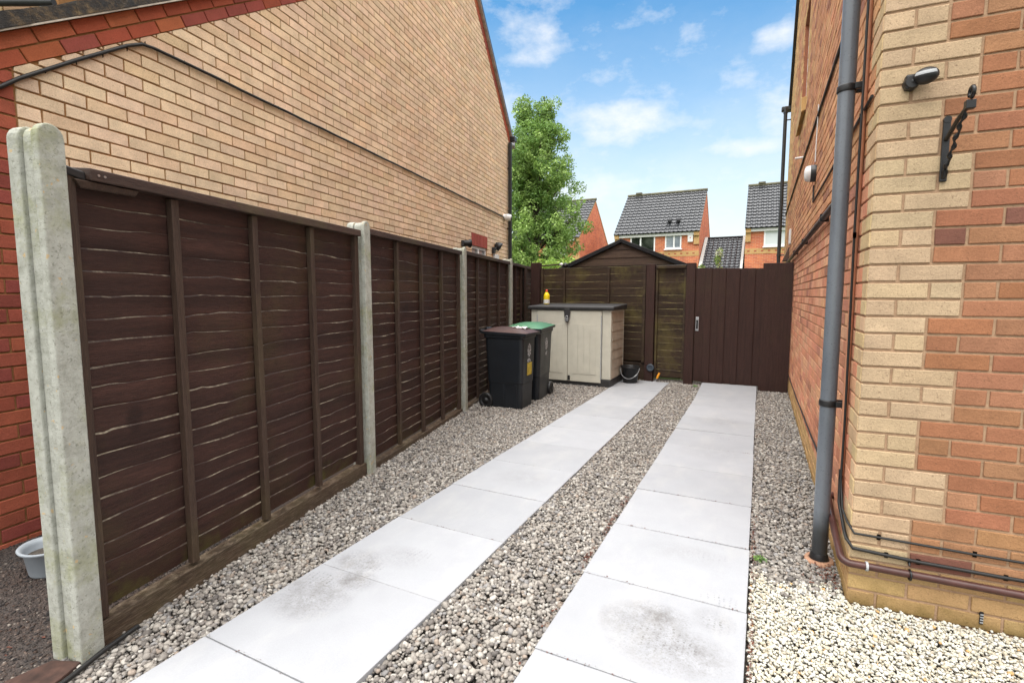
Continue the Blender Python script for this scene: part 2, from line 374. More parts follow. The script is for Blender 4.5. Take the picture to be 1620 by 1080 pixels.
def cloud(a, e, wa, we, amp):
    dx = wk.math('DIVIDE', wk.math('SUBTRACT', az, R(a)), R(wa)); dy = wk.math('DIVIDE', wk.math('SUBTRACT', el, R(e)), R(we))
    d = wk.math('ADD', wk.math('MULTIPLY', dx, dx), wk.math('MULTIPLY', dy, dy))
    return wk.math('MULTIPLY', wk.math('SUBTRACT', 1.0, d, True), amp)
CL = []
CLOUDS = [(-14.5,17.9,7.5,2.4,1.0),(-25.0,26.5,4.0,2.8,.62),(-23.0,29.5,4.6,1.8,.55),(-24.5,24.5,4.5,1.6,.5),(1.2,17.2,3.0,2.4,.9),(0.2,23.6,2.6,1.5,.7),(1.5,27.5,1.0,1.8,.35),(-2.2,14.5,5,1.1,.75),
          (-24,31.5,6,1.4,.5),(-18.5,11.5,8,2.6,.7),(-40,20,16,7,.9),(30,25,24,10,.9),(70,30,30,14,.9),(-100,35,40,18,.9),(150,35,60,22,1.0),(-160,45,60,22,1.0)]
tot = None
for q in CLOUDS:
    m_ = cloud(*q); tot = m_ if tot is None else wk.math('MAXIMUM', tot, m_)
mask = wk.ramp(wk.math('ADD', wk.math('MULTIPLY', tot, .345), wk.math('MULTIPLY', n1, 1.0)), [(.52, 0.0), (1.06, .95)])
haze = wk.ramp(wk.math('ADD', el, wk.math('MULTIPLY', wk.math('SUBTRACT', n2, .5), .12)), [(.05, .95), (.22, .60), (.36, .22), (.50, 0.0)])
hs = wk.n('ShaderNodeHueSaturation'); hs.inputs['Saturation'].default_value = 1.2; hs.inputs['Value'].default_value = 1.08; wk.l(sky.outputs[0], hs.inputs['Color'])
skyc = wk.mix(1.0, hs.outputs[0], (.80,1.13,1.09), 'MULTIPLY')
col = wk.mix(haze, skyc, (5.05,5.15,5.05)); col = wk.mix(mask, col, (5.25,5.3,5.4))
# bright veil added to the unseen sky overhead and behind, to light the walls
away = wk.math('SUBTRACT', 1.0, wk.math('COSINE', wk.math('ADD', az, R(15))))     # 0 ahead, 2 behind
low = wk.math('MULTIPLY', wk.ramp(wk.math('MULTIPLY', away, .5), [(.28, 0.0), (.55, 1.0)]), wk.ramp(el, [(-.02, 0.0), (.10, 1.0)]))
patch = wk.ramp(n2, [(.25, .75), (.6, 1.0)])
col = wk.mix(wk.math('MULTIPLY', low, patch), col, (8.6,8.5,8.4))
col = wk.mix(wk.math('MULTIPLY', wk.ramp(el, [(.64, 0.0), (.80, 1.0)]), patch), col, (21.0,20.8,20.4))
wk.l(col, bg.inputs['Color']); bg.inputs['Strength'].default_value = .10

sd = bpy.data.lights.new('sun', 'SUN'); sd.energy = 1.5; sd.angle = R(55); sd.color = (1.0,.955,.88)
so = bpy.data.objects.new('sun', sd); C.objects.link(so)
dv = Vector((math.sin(SUN_AZ)*math.cos(SUN_EL), math.cos(SUN_AZ)*math.cos(SUN_EL), math.sin(SUN_EL)))
so.rotation_euler = (-dv).to_track_quat('-Z', 'Y').to_euler(); so.location = dv*30

cd = bpy.data.cameras.new('camera'); co = bpy.data.objects.new('camera', cd); C.objects.link(co); sc.camera = co
co.location = (0, 0, 1.33); co.rotation_euler = (R(90-5.3154), 0, R(26.3506)); cd.sensor_width = 36; cd.lens = 790/1620*36; cd.clip_end = 3000; cd.clip_start = .05
sc.view_settings.view_transform = 'Standard'; sc.view_settings.look = 'None'; sc.view_settings.exposure = 1.05; sc.view_settings.gamma = 1

# ------------------------------------------------------------------ frames of the place
A = R(11.8); FD = (-math.sin(A), math.cos(A), 0); FN = (math.cos(A), math.sin(A), 0)
F = Frame((-2.22, .90, 0), FD, FN)                    # left fence: s along, t towards the drive
B = R(9.05); HD = (-math.sin(B), math.cos(B), 0); HN = (math.cos(B), math.sin(B), 0)
L = Frame((-3.58, 1.30, 0), HD, HN)                    # neighbour's gable wall
bd = Vector((4.11, -.30, 0)).normalized()
BF = Frame((-3.72, 8.06, 0), bd, (bd.y, -bd.x, 0))     # back fence: s to the right, t towards the camera
SX = .395; SY = 2.535
S = Frame((SX, SY, 0), (0, 1, 0), (-1, 0, 0))          # side wall of the right house
fa = Vector((1, .05, 0)).normalized(); Q = Frame((SX, SY, 0), fa, (fa.y, -fa.x, 0))   # its front wall

# ------------------------------------------------------------------ ground
mb = MB(); z = -.055
mb.poly([(-900,-900,z),(900,-900,z),(900,900,z),(-900,900,z)]); tag(mb.build('ground', M['lawn'], fixn=False), kind='structure')
mb = MB(); z = -.045
mb.poly([F(-.9,-.06,z), F(-4,-.06,z), (6,-4,z), (6,2.6,z), (.42,2.6,z), (.42,8.3,z), (-3.95,8.5,z)]); tag(mb.build('gravel_bed', M['soil'], fixn=False), kind='structure')
mb = MB(); z = -.012
nx = 40
mb.poly([F(-8,-.03,z), F(9,-.05,z), L(9,-.1,z), L(-.7,-.1,z), L(-.7,-6,z), L(-8,-6,z)]); tag(mb.build('neighbour_driveway', M['tarmac'], fixn=False), kind='structure')

# paving slabs
def ordinal(i): return ['first','second','third','fourth','fifth','sixth','seventh','eighth','ninth','tenth','eleventh','twelfth','thirteenth','fourteenth'][i]
def slab(x0, x1, y0, y1, label, group, zl=0, lift=0):
    mb = MB(); th = .035; g = .0014
    dz = [rnd.uniform(-.0025,.0025) for _ in range(4)]
    zt = [zl+dz[0], zl+dz[1], zl+lift+dz[2], zl+lift+dz[3]]
    e = [rnd.uniform(-.003,.003) for _ in range(4)]
    p = [(x0+e[0],y0+g),(x1+e[1],y0+g),(x1+e[2],y1-g),(x0+e[3],y1-g)]
    mb.hexa([(p[i][0],p[i][1],zt[i]-th) for i in range(4)] + [(p[i][0],p[i][1],zt[i]) for i in range(4)])
    root = mb.build('paving_slab', M['slab'], bevel=.0022)
    tag(root, label, 'paving slab', group)
ys = [-.06+.59*i for i in range(14)] + [7.82]
for i in range(14):
    lb = 'pale grey slab of the left strip, %s from the near end' % ordinal(i)
    if i == 13: lb = 'short last slab of the left strip, beside the black bucket'
    if i == 2: lb = 'slab of the left strip with the darkest tyre smudges, beside the long gravel strip by the fence'
    slab(-1.900, -1.192, ys[i], ys[i+1], lb, 'slabs of the left strip')
ys = [-.123+.585*i for i in range(13)] + [7.74]
for i in range(len(ys)-1):
    lb = 'pale grey slab of the right strip, %s from the near end' % ordinal(i)
    lift = 0; zl = 0
    if i == 3: lb = 'slab of the right strip stained by the large grey tyre smudge'
    if i == len(ys)-2: lb = 'short raised slab of the right strip sloping up to the gate'; lift = .05
    slab(-.712, .003, ys[i], ys[i+1], lb, 'slabs of the right strip', zl, lift)

# ------------------------------------------------------------------ gravel
def ico(sub):
    bm = bmesh.new(); bmesh.ops.create_icosphere(bm, subdivisions=sub, radius=1)
    v = np.array([p.co[:] for p in bm.verts]); f = np.array([[q.index for q in p.verts] for p in bm.faces]); bm.free(); return v, f
def stone_shapes(sub, n, facets, rough, hr=(.40,.72)):
    v, f = ico(sub); out = []
    for _ in range(n):
        d = v.copy()
        for _k in range(facets):       # chop facets
            nrm = npr.normal(size=3); nrm /= np.linalg.norm(nrm); h = npr.uniform(*hr)
            dd = d@nrm; ex = np.maximum(dd-h, 0); d -= ex[:,None]*nrm
        d += npr.normal(scale=rough, size=d.shape); out.append(d)
    return np.array(out), f
def hull_shapes(n, N, jit=.0):
    out = []; fs = []
    while len(out) < n:
        p = npr.normal(size=(N,3)); p /= np.linalg.norm(p,axis=1)[:,None]
        for _ in range(6):          # spread the points a little
            d = p[:,None]-p[None]; r2_ = (d**2).sum(-1)+np.eye(N); p = p+.03*(d/r2_[...,None]**1.5).sum(1); p /= np.linalg.norm(p,axis=1)[:,None]
        bm = bmesh.new(); vs = [bm.verts.new(q) for q in p]; bmesh.ops.convex_hull(bm, input=vs); bm.verts.index_update()
        tri = [[v.index for v in f.verts] for f in bm.faces]; co_ = np.array([v.co[:] for v in bm.verts]); bm.free()
        if len(tri) == 2*N-4 and len(co_) == N: out.append(co_); fs.append(tri)
    return np.array(out), np.array(fs)
def scatter(name, pts, size, shapes, faces, cols, flat=.72, kind='stuff', parent=None):
    n = len(pts); K, V, _ = shapes.shape
    q = npr.normal(size=(n,4)); q /= np.linalg.norm(q, axis=1)[:,None]; a,b,c,d = q.T
    Rm = np.stack([1-2*(c*c+d*d),2*(b*c-a*d),2*(b*d+a*c),2*(b*c+a*d),1-2*(b*b+d*d),2*(c*d-a*b),2*(b*d-a*c),2*(c*d+a*b),1-2*(b*b+c*c)],1).reshape(n,3,3)
    ki = npr.integers(0,K,n); sh = shapes[ki]*np.stack([np.ones(n),npr.uniform(.65,.95,n),npr.uniform(.5,.85,n)],1)[:,None,:]
    vs = np.einsum('nij,nvj->nvi', Rm, sh)*size[:,None,None]
    vs[:,:,2] *= flat; vs += pts[:,None,:]
    vv = vs.reshape(-1,3); ff = ((faces[ki] if faces.ndim == 3 else faces[None])+(np.arange(n)*V)[:,None,None]).reshape(-1,3)
    me = bpy.data.meshes.new(name); me.vertices.add(len(vv)); me.vertices.foreach_set('co', vv.ravel().astype(np.float32))
    nf = len(ff); me.loops.add(nf*3); me.loops.foreach_set('vertex_index', ff.ravel().astype(np.int32))
    me.polygons.add(nf); me.polygons.foreach_set('loop_start', (np.arange(nf)*3).astype(np.int32)); me.polygons.foreach_set('loop_total', np.full(nf,3,np.int32))
    at = me.color_attributes.new('Col','FLOAT_COLOR','POINT'); cc = np.concatenate([np.repeat(cols,V,0), np.ones((n*V,1))],1); at.data.foreach_set('color', cc.ravel().astype(np.float32))
    me.update(calc_edges=True); me.materials.append(M['stone']); o = bpy.data.objects.new(name, me); C.objects.link(o)
    if kind: o['kind'] = kind
    return o
def grid(x0,x1,y0,y1,sp):
    xs, ys = np.meshgrid(np.arange(x0,x1,sp), np.arange(y0,y1,sp)); p = np.stack([xs.ravel(),ys.ravel()],1)
    return p + npr.uniform(-.5,.5,p.shape)*sp
def tfence(p): return (p[:,0]+2.22)*FN[0] + (p[:,1]-.90)*FN[1]
def palette(n, cols, wts, var=.18):
    c = np.array(cols)[npr.choice(len(cols), n, p=np.array(wts)/sum(wts))]; return c*npr.uniform(1-var,1+var,(n,1))
GREY = [(.305,.28,.25),(.245,.222,.20),(.175,.157,.144),(.385,.362,.33),(.11,.10,.094),(.265,.218,.182),(.235,.226,.222)]; GW = [27,25,16,15,6,5,9]
def edge_white(p): return p[:,1] + .10*np.sin(p[:,0]*9) + npr.normal(scale=.03,size=len(p))
allg = []
for (x0,x1) in ((-4.1,-1.905),(-1.188,-.718),(.012,.41)):
    p = grid(x0, x1, .35, 8.15, .0138)
    keep = np.ones(len(p), bool)
    if x0 < -2: keep &= tfence(p) > -.05
    if x0 > -.1: keep &= edge_white(p) > 2.60
    allg.append(p[keep])
p = np.concatenate(allg)
# an extra few on the bare end beyond the slabs
p = np.concatenate([p, grid(-1.9,.0,7.8,8.15,.0182)])
near = p[:,1] < 4.6
shA, fA = hull_shapes(70, 12)
for sel, sub in ((near, 1), (~near, 1)):
    pp = p[sel]; n = len(pp); sz = np.clip(npr.lognormal(math.log(.0118), .32, n), .006, .023)
    zz = -.028 + npr.uniform(0,.018,n)
    if sub == 1 and sel is near: sh, fc = shA, fA
    else: sh, fc = shA, fA
    cols = palette(n, GREY, GW)
    # lighter drift of stones next to the fence foot
    o = scatter('gravel', np.column_stack([pp, zz]), sz, sh, fc, cols)
# finer grit filling between the stones
gp = p[npr.random(len(p)) < .45] + npr.uniform(-.008,.008,(int((0)+1),2)); n = len(gp); shG, fG = hull_shapes(16, 8)
scatter('gravel', np.column_stack([gp, -.030+npr.uniform(0,.010,n)]), npr.uniform(.004,.009,n), shG, fG, palette(n, [tuple(c*.85 for c in q) for q in GREY], GW))
wp = grid(-.02, 2.4, 1.1, 2.68, .0094); wp = wp[(edge_white(wp) < 2.66) & (wp[:,0] > .012)]
wp = wp[(wp[:,1] < 2.52+.05*(wp[:,0]-.395)) | (wp[:,0] < .39)]
n = len(wp); sz = np.clip(npr.lognormal(math.log(.0086),.24,n),.005,.014)
shW, fW = stone_shapes(1, 18, 5, .03, (.5,.85))
scatter('white_pebbles', np.column_stack([wp, -.026+npr.uniform(0,.018,n)]), sz, shW, fW, palette(n, [(.51,.49,.41),(.57,.56,.51),(.47,.42,.32),(.38,.34,.27),(.48,.30,.13)], [40,34,16,7,1.2], .08), .8)
# stray stones on the white pebbles
sp_ = np.array([[.16,2.44],[.185,2.43],[.20,2.455],[.31,2.50],[.145,2.45],[.10,2.56],[.35,2.55],[.22,2.56],[.03,2.5],[.27,2.38]]); n = len(sp_)
tag(scatter('gravel', np.column_stack([sp_, np.full(n,-.006)]), np.full(n,.016), shA, fA, palette(n, GREY, GW)), kind='stuff')
cp = grid(-3.9, -2.2, .45, 1.9, .0105); cp = cp[tfence(cp) < -.085]; n = len(cp)
shC, fC = hull_shapes(20, 9)
scatter('tarmac_grit', np.column_stack([cp, np.full(n,-.014)+npr.uniform(0,.004,n)]), np.clip(npr.lognormal(math.log(.0058),.3,n),.003,.011), shC, fC, palette(n, [(.040,.033,.030),(.070,.055,.048),(.025,.022,.022),(.12,.09,.075),(.055,.036,.028),(.24,.21,.18)], [30,24,22,9,12,2], .2), .7)
# reddish leaf litter along slab edges and joints
mb = MB()
def flake(x, y, zz, s):
    a = rnd.uniform(0,6.28); h = rnd.uniform(.2,.8); u = Vector((math.cos(a),math.sin(a),rnd.uniform(-.4,.4)))*s; v = Vector((-math.sin(a)*h,math.cos(a)*h,rnd.uniform(-.3,.3)))*s
    c = Vector((x,y,zz)); mb.poly([c-u, c+v*.8, c+u, c-v])
for _ in range(420):
    y = rnd.choice([rnd.gauss(2.0,.3), rnd.gauss(2.9,.25), rnd.uniform(1.2,6.5), rnd.gauss(1.75,.2)]); flake(.012+abs(rnd.gauss(0,.012)), y, -.004+rnd.uniform(0,.006), rnd.uniform(.003,.008))
for _ in range(260):
    y = rnd.choice([rnd.gauss(2.35,.06), rnd.gauss(2.75,.09), rnd.gauss(3.1,.12), rnd.uniform(1.5,5)]); flake(-.722-abs(rnd.gauss(0,.015)), y, -.004+rnd.uniform(0,.008), rnd.uniform(.003,.009))
for yj in (1.632,2.217,2.802,3.387,4.557):
    for _ in range(26): flake(rnd.uniform(-.7,0), yj+rnd.gauss(0,.004), .002, rnd.uniform(.002,.006))
for yj in (1.12,2.30,2.89,3.48,5.25):
    for _ in range(18): flake(rnd.uniform(-1.9,-1.2), yj+rnd.gauss(0,.004), .002, rnd.uniform(.002,.005))
for _ in range(130): flake(.38-abs(rnd.gauss(0,.05)), rnd.gauss(2.72,.07), -.006+rnd.uniform(0,.012), rnd.uniform(.004,.010))
for _ in range(120): flake(*[(lambda q: (q.x,q.y))(F(rnd.uniform(-.6,0),-.25-abs(rnd.gauss(0,.25)),0))][0], -.006, rnd.uniform(.004,.010))
tag(mb.build('leaf_litter', M['litter'], fixn=False), kind='stuff')

# ------------------------------------------------------------------ brickwork
def clip(poly, hp):
    for (a, b, c) in hp:             # keep a*x+b*y <= c
        out = []
        for i in range(len(poly)):
            p, q = poly[i], poly[(i+1) % len(poly)]; dp = a*p[0]+b*p[1]-c; dq = a*q[0]+b*q[1]-c
            if dp <= 0: out.append(p)
            if dp*dq < 0:
                tt = dp/(dp-dq); out.append((p[0]+(q[0]-p[0])*tt, p[1]+(q[1]-p[1])*tt))
        poly = out
        if len(poly) < 3: return None
    return poly
def put_brick(mb, fr, poly, proud, depth, cham, mat, col):
    cx = sum(p[0] for p in poly)/len(poly); cy = sum(p[1] for p in poly)/len(poly); n = len(poly)
    inner = []
    for (x, y) in poly:
        inner.append((x + math.copysign(min(cham, abs(cx-x)*.5), cx-x), y + math.copysign(min(cham, abs(cy-y)*.5), cy-y)))
    tl = [rnd.uniform(-.0012,.0012) for _ in range(2)]
    o = [fr(x, -depth, y) for x, y in poly]; m_ = [fr(x, proud-cham*.8, y) for x, y in poly]; i_ = [fr(x, proud+tl[0]*(x-cx)/.1, y) for x, y in inner]
    f = [list(range(2*n, 3*n))]
    for k in range(n):
        f.append((k, (k+1) % n, n+(k+1) % n, n+k)); f.append((n+k, n+(k+1) % n, 2*n+(k+1) % n, 2*n+k))
    mb.add(o+m_+i_, f, mat, col)
def brickwall(mb, fr, u0, u1, v0, vtop, pv, ph, colf, hp=(), holes=(), cuts=lambda i: (), joint=.011, depth=.006, cham=.0025, mat=0, phase=0):
    nrows = int((vtop-v0)/pv)+2
    for i in range(nrows):
        a = v0+i*pv; b = a+pv
        if a > vtop: break
        js = [u0, u1]; kk = math.floor(u0/ph)-1; off = (.5 if (i+phase) % 2 == 0 else 0)
        while True:
            x = (kk+off)*ph
            if x >= u1: break
            if x > u0+.02 : js.append(x)
            kk += 1
        js += [c for c in cuts(i) if u0+.03 < c < u1-.03]
        js = sorted(js); jj = [js[0]]
        for x in js[1:]:
            if x-jj[-1] > .03: jj.append(x)
        jj[-1] = u1
        for x0, x1 in zip(jj, jj[1:]):
            segs = [(x0, x1)]
            for (hu0, hu1, hv0, hv1) in holes:
                if b > hv0+.02 and a < hv1-.02:
                    ns = []
                    for (p0, p1) in segs:
                        if p1 <= hu0 or p0 >= hu1: ns.append((p0, p1)); continue
                        if p0 < hu0-.03: ns.append((p0, hu0+joint/2))
                        if p1 > hu1+.03: ns.append((hu1-joint/2, p1))
                    segs = ns
            for (p0, p1) in segs:
                cm = (p0+p1)/2
                e0 = 0 if p0 == u0 else joint/2; e1 = 0 if p1 == u1 else joint/2
                w_ = lambda: rnd.uniform(-.0013,.0013)
                poly = [(p0+e0+w_(), a+joint/2+w_()), (p1-e1+w_(), a+joint/2+w_()), (p1-e1+w_(), b-joint/2+w_()), (p0+e0+w_(), b-joint/2+w_())]
                if hp: poly = clip(poly, hp)
                if not poly: continue
                if max(p[0] for p in poly)-min(p[0] for p in poly) < .012 or max(p[1] for p in poly)-min(p[1] for p in poly) < .012: continue
                c = colf(i, p0, p1, (a+b)/2)
                if c is None: continue
                put_brick(mb, fr, poly, rnd.uniform(-.001,.0012), depth+.004, cham, mat, c)
def backing(mb, fr, u0, u1, v0, v1, n, mat, hp=(), holes=()):
    us = sorted({u0, u1, *[h[0] for h in holes], *[h[1] for h in holes]}); vs = sorted({v0, v1, *[h[2] for h in holes], *[h[3] for h in holes]})
    for a, b in zip(us, us[1:]):
        for c, d in zip(vs, vs[1:]):
            if any(h[0] <= a and b <= h[1] and h[2] <= c and d <= h[3] for h in holes): continue
            p = [(a,c),(b,c),(b,d),(a,d)]
            if hp: p = clip(p, hp)
            if p: mb.poly([fr(x, n, y) for x, y in p], mat)
def vary(c, s, hue=.05):
    k_ = 1+rnd.uniform(-s, s); return (c[0]*k_*(1+rnd.uniform(-hue,hue)*.4), c[1]*k_*(1+rnd.uniform(-hue,hue)), c[2]*k_*(1+rnd.uniform(-hue,hue)))

# ------------------------------------------------------------------ right house
rh = thing('brick_house', (SX+3, SY+4.5, 0), 'orange brick house with cream corner bricks filling the right edge of the view', 'house')
PV = .0705; PH = .2115; Z0 = -.0275
YEL = (.475,.35,.222); ORG = (.350,.168,.092); RED = (.330,.145,.077); PUR = (.185,.078,.058)
def front_col(i, x0, x1, v):
    q = (1.5 if i % 6 in (0,1,2) else 1.0)*PH
    if i <= 2: return vary((.44,.285,.135), .10)
    if x1 <= q+.02: return vary(YEL, .07, .03)
    r = rnd.random()
    if i <= 5: return vary((.37,.19,.095), .15) if r < .7 else vary(PUR, .2)
    return vary(PUR, .15) if r < .03 else vary(RED, .10) if r < .45 else vary(ORG, .12) if r < .88 else vary((.35,.175,.10), .1)
def front_cuts(i): return ((1.5 if i % 6 in (0,1,2) else 1.0)*PH,) if i > 2 else ()
mb = MB(); brickwall(mb, Q, .004, 3.6, Z0, 5.1, PV, PH, front_col, cuts=front_cuts, joint=.0105, phase=0)
backing(mb, Q, .0055, 3.6, -.06, 5.15, -.006, 1)
fw = mb.build('front_wall', [M['brick_front'], M['mortar_front']], rh, fixn=False)
# side (gable) wall
GY = 9.07; slope = lambda y: 5.05+.98*y if y < GY/2 else 5.05+.98*(GY-y)
hpS = [(-.98, 1, 5.05), (.98, 1, 5.05+.98*GY)]
winS = (4.65, 5.62, 3.72, 4.95)
def side_col(i, y0, y1, v):
    m = (y0+y1)/2
    q = (.5 if i % 6 in (0,1,2) else 1.0)*PH
    if i <= 2: return vary((.50,.31,.14), .10)
    if y1 <= q+.02: return vary((.56,.40,.23), .08)
    r = rnd.random()
    if v > 1.85:
        ye = min(1, max(0, (m-6.2)/1.6)) if v > 3.2 else min(1, max(0, (m-7.9)/.8))
        if winS[0]-.4 < m < winS[1]+.5 and v > 3.3: ye = max(ye, .75)
        if r < ye: return vary((.60,.37,.17), .12)
        return vary((.36,.165,.10), .12) if r > .93 else vary((.52,.245,.125), .16) if r > .4 else vary((.57,.30,.155), .14)
    return vary((.38,.17,.11), .12) if r < .07 else vary((.56,.245,.145), .12) if r < .6 else vary((.62,.32,.19), .12)
def side_cuts(i): return ((.5 if i % 6 in (0,1,2) else 1.0)*PH,) if i > 2 else ()
mb = MB(); brickwall(mb, S, .004, GY, Z0, 9.6, PV, PH, side_col, hpS, [winS], side_cuts, joint=.0105, phase=1)
backing(mb, S, .0055, GY, -.06, 9.6, -.006, 1, hpS, [winS])
a, b, c, d = winS      # reveal of the window opening
for p in ([(a,c),(a,d)], [(b,c),(b,d)], [(a,c),(b,c)], [(a,d),(b,d)]):
    mb.poly([S(p[0][0],-.004,p[0][1]), S(p[1][0],-.004,p[1][1]), S(p[1][0],-.11,p[1][1]), S(p[0][0],-.11,p[0][1])], 0, (.33,.13,.075))
sw = mb.build('side_wall', [M['brick_side'], M['mortar_side']], rh, fixn=False)
mb = MB()      # the two walls away from view
mb.poly([(SX,SY+GY,-.06),(SX+7,SY+GY,-.06),(SX+7,SY+GY,5.1),(SX,SY+GY,5.1)])
mb.poly([Q(3.6,-.004,-.06),(SX+7,SY+.35,-.06),(SX+7,SY+.35,5.1),Q(3.6,-.004,5.1)])
mb.poly([(SX+7,SY+.35,-.06),(SX+7,SY+GY,-.06),(SX+7,SY+GY,5.1),(SX+7,SY+GY/2,9.5),(SX+7,SY+.35,5.1)])
mb.build('rear_wall', M['rear_brick'], rh, fixn=False)
mb = MB()
for s0, s1 in ((-.25, GY/2), (GY+.12, GY/2)):
    z0, z1 = slope(max(0, min(GY, s0))) - .98*(max(0,-s0)+max(0,s0-GY)), slope(GY/2)
    mb.prism([S(s0,.05,z0+.02), S(s1,.05,z1+.02), S(s1,.05,z1+.13), S(s0,.05,z0+.13)], (7.2,0,0))
mb.build('roof', M['roof_tile'], rh)
mb = MB(); g = .045
for (x0,x1,y0,y1) in ((a,b,c,c+g),(a,b,d-g,d),(a,a+g,c+g,d-g),(b-g,b,c+g,d-g),((a+b)/2-.02,(a+b)/2+.02,c+g,d-g)):
    mb.box(S, x0, x1, -.10, -.05, y0, y1)
wf = mb.build('window', M['white_frame'], rh, bevel=.004)
mb = MB(); mb.box(S, a+g, b-g, -.085, -.075, c+g, d-g); mb.build('pane', M['glass'], wf)
mb = MB(); mb.hexa([S(a-.06,-.06,c-.16),S(b+.06,-.06,c-.16),S(b+.06,.045,c-.20),S(a-.06,.045,c-.20),S(a-.06,-.06,c),S(b+.06,-.06,c),S(b+.06,.05,c-.04),S(a-.06,.05,c-.04)])
mb.build('sill', M['yellow_brick'], wf, bevel=.006)
# gutter and rear downpipe
mb = MB(); mb.box(S, GY+.0, GY+.12, -.4, .17, 4.96, 5.05); mb.build('gutter', M['dark_pipe'], rh, bevel=.02)
mb = MB(); px, py = SX-.10, 11.42
mb.tube([(px,py,4.97),(px,py,4.86)], .03); mb.tube([(px,py,4.87),(px,py,.02)], .034)
for zz in (4.72, 2.12): mb.tube([(px,py,zz),(SX+.004,py,zz)], .012)
for zz in (4.87,2.12): mb.tube([(px,py,zz-.02),(px,py,zz+.02)], .042)
mb.build('downpipe', M['dark_pipe'], rh)
# black waste pipe across the side wall
mb = MB(); zz = 1.852
mb.tube([S(.80,.03,zz), S(8.55,.03,zz-.01)], .021)
for y in (1.5,3.2,4.6,6.4,8.0): mb.box(S, y-.012, y+.012, -.004, .054, zz-.028, zz+.024)
mb.build('waste_pipe', M['black_plastic'], rh)
# brown overflow pipe around the corner
mb = MB(); zz = .172; r = .0155
pts = [S(.52,.026,zz+.085), S(.40,.028,zz+.06), S(.10,.030,zz+.02)]
cnr = Vector(S(0,0,0)); 
for k_ in range(7):
    t_ = k_/6*math.pi/2
    pts.append(cnr + Vector((-.030*math.cos(t_)-.0, -.030*math.sin(t_), zz+.012-.012*k_/6)) + Vector((.004,.004,0))*0)
pts += [Q(.06,.03,zz), Q(.5,.03,zz-.004), Q(1.6,.03,zz-.012)]
mb.tube(pts, r, 14); mb.tube([S(.52,.026,zz+.085), S(.56,.0,zz+.09)], r, 14)
mb.tube([Q(.055,.03,zz), Q(.064,.03,zz)], .0198, 14, mat=1)
bp_ = mb.build('overflow_pipe', [M['brown_pipe'], M['grey_clip']], rh)
for xx in (.21, .82):
    mb = MB(); mb.tube([Q(xx,.03+.021*math.cos(t_), zz-.004+.021*math.sin(t_)) for t_ in [i*math.pi/8 for i in range(17)]], .004, 6)
    mb.tube([Q(xx,.004,zz+.034), Q(xx,.012,zz+.05), Q(xx,.02,zz+.03)], .004, 6); mb.build('pipe_clip', M['black_iron'], bp_)
# weep vent in the plinth, vent cowl and white plate by the rear
mb = MB(); mb.box(Q, .455, .466, -.005, .006, .004, .055)
for q_ in range(4): mb.box(Q, .4555, .4655, .0062, .009, .010+q_*.011, .014+q_*.011, 1)
mb.build('weep_vent', [M['black_plastic'], M['grey_clip']], rh)
mb = MB(); y0 = 6.9
mb.hexa([S(y0,.0,1.90),S(y0+.25,.0,1.90),S(y0+.25,.10,1.88),S(y0,.10,1.88),S(y0,.0,2.12),S(y0+.25,.0,2.12),S(y0+.25,.015,2.10),S(y0,.015,2.10)])
mb.build('vent_cowl', simple('vent_brown', (.09,.055,.04), .6).mat, rh, bevel=.004)
mb = MB(); mb.box(S, 6.55, 6.75, 0, .025, 2.13, 2.36); mb.build('cover_plate', M['white_plastic'], rh, bevel=.004)
mb = MB(); mb.tube([S(4.62,-.01,2.99), S(4.62,.085,2.985)], .012); mb.build('overflow_stub', M['white_plastic'], rh)

# big grey soil pipe at the corner
px, py = .322, 2.872
dp = thing('drainpipe', (px, py, -.02), 'tall thick grey drainpipe strapped beside the cream brick corner', 'drainpipe')
mb = MB(); mb.tube([(px,py,-.03),(px,py,6.2)], .035, 28); mb.build('pipe', M['grey_pipe'], dp)
mb = MB(); mb.lathe((px,py,-.02), [(.043,0),(.042,.03),(.038,.045),(.036,.05)], 28); mb.build('collar', M['black_plastic'], dp)
for zz in (2.285, .80, 4.3):
    mb = MB(); mb.lathe((px,py,zz-.016), [(.036,0),(.0405,.002),(.0405,.030),(.036,.032)], 28)
    mb.box(W0, px+.028, SX+.004, py-.040, py-.022, zz-.014, zz+.014); mb.box(W0, px+.028, SX+.004, py+.020, py+.036, zz-.014, zz+.014)
    mb.box(W0, SX-.014, SX+.002, py-.060, py-.022, zz-.017, zz+.017)
    mb.build('bracket', M['black_plastic'], dp, bevel=.003)
mb = MB(); mb.lathe((px,py,-.03), [(.066,0),(.067,.018),(.062,.028),(.047,.030),(.045,.018)], 28); g_ = mb.build('gully_ring', M['terracotta'], dp)

# cables and fittings on the right house
def cable(name, pts, r, label, mat='cable', clips=(), cat='cable'):
    mb = MB(); 
    P_ = [Vector(p) for p in pts]; out = []
    for i in range(len(P_)-1):
        nseg = max(1, int((P_[i+1]-P_[i]).length/.22))
        for k_ in range(nseg):
            q = P_[i].lerp(P_[i+1], k_/nseg)
            out.append(q + Vector((0, 0, rnd.uniform(-.003,.003) if k_ else 0)))
    out.append(P_[-1])
    mb.tube(out, r, 8)
    for c_ in clips:
        c_ = Vector(c_); mb.box(Frame(c_, (0,0,1), (1,0,0)), -.004, .004, -.007, .007, -.008, .009)
    o = mb.build(name, M[mat]); tag(o, label, cat); return o
cable('cable', [S(.36,.010,2.88), S(1.2,.010,2.872), S(4.0,.010,2.90), S(9.0,.010,2.92)], .010, 'long black cable running high across the orange side wall')
cable('cable', [S(.10,.008,2.163), S(.34,.010,2.155), S(1.2,.010,2.15), S(2.72,.010,2.15), S(2.74,.010,2.30)], .007, 'thin black cable below the bulkhead light running to the cream corner', clips=[S(.34,.010,2.155)])
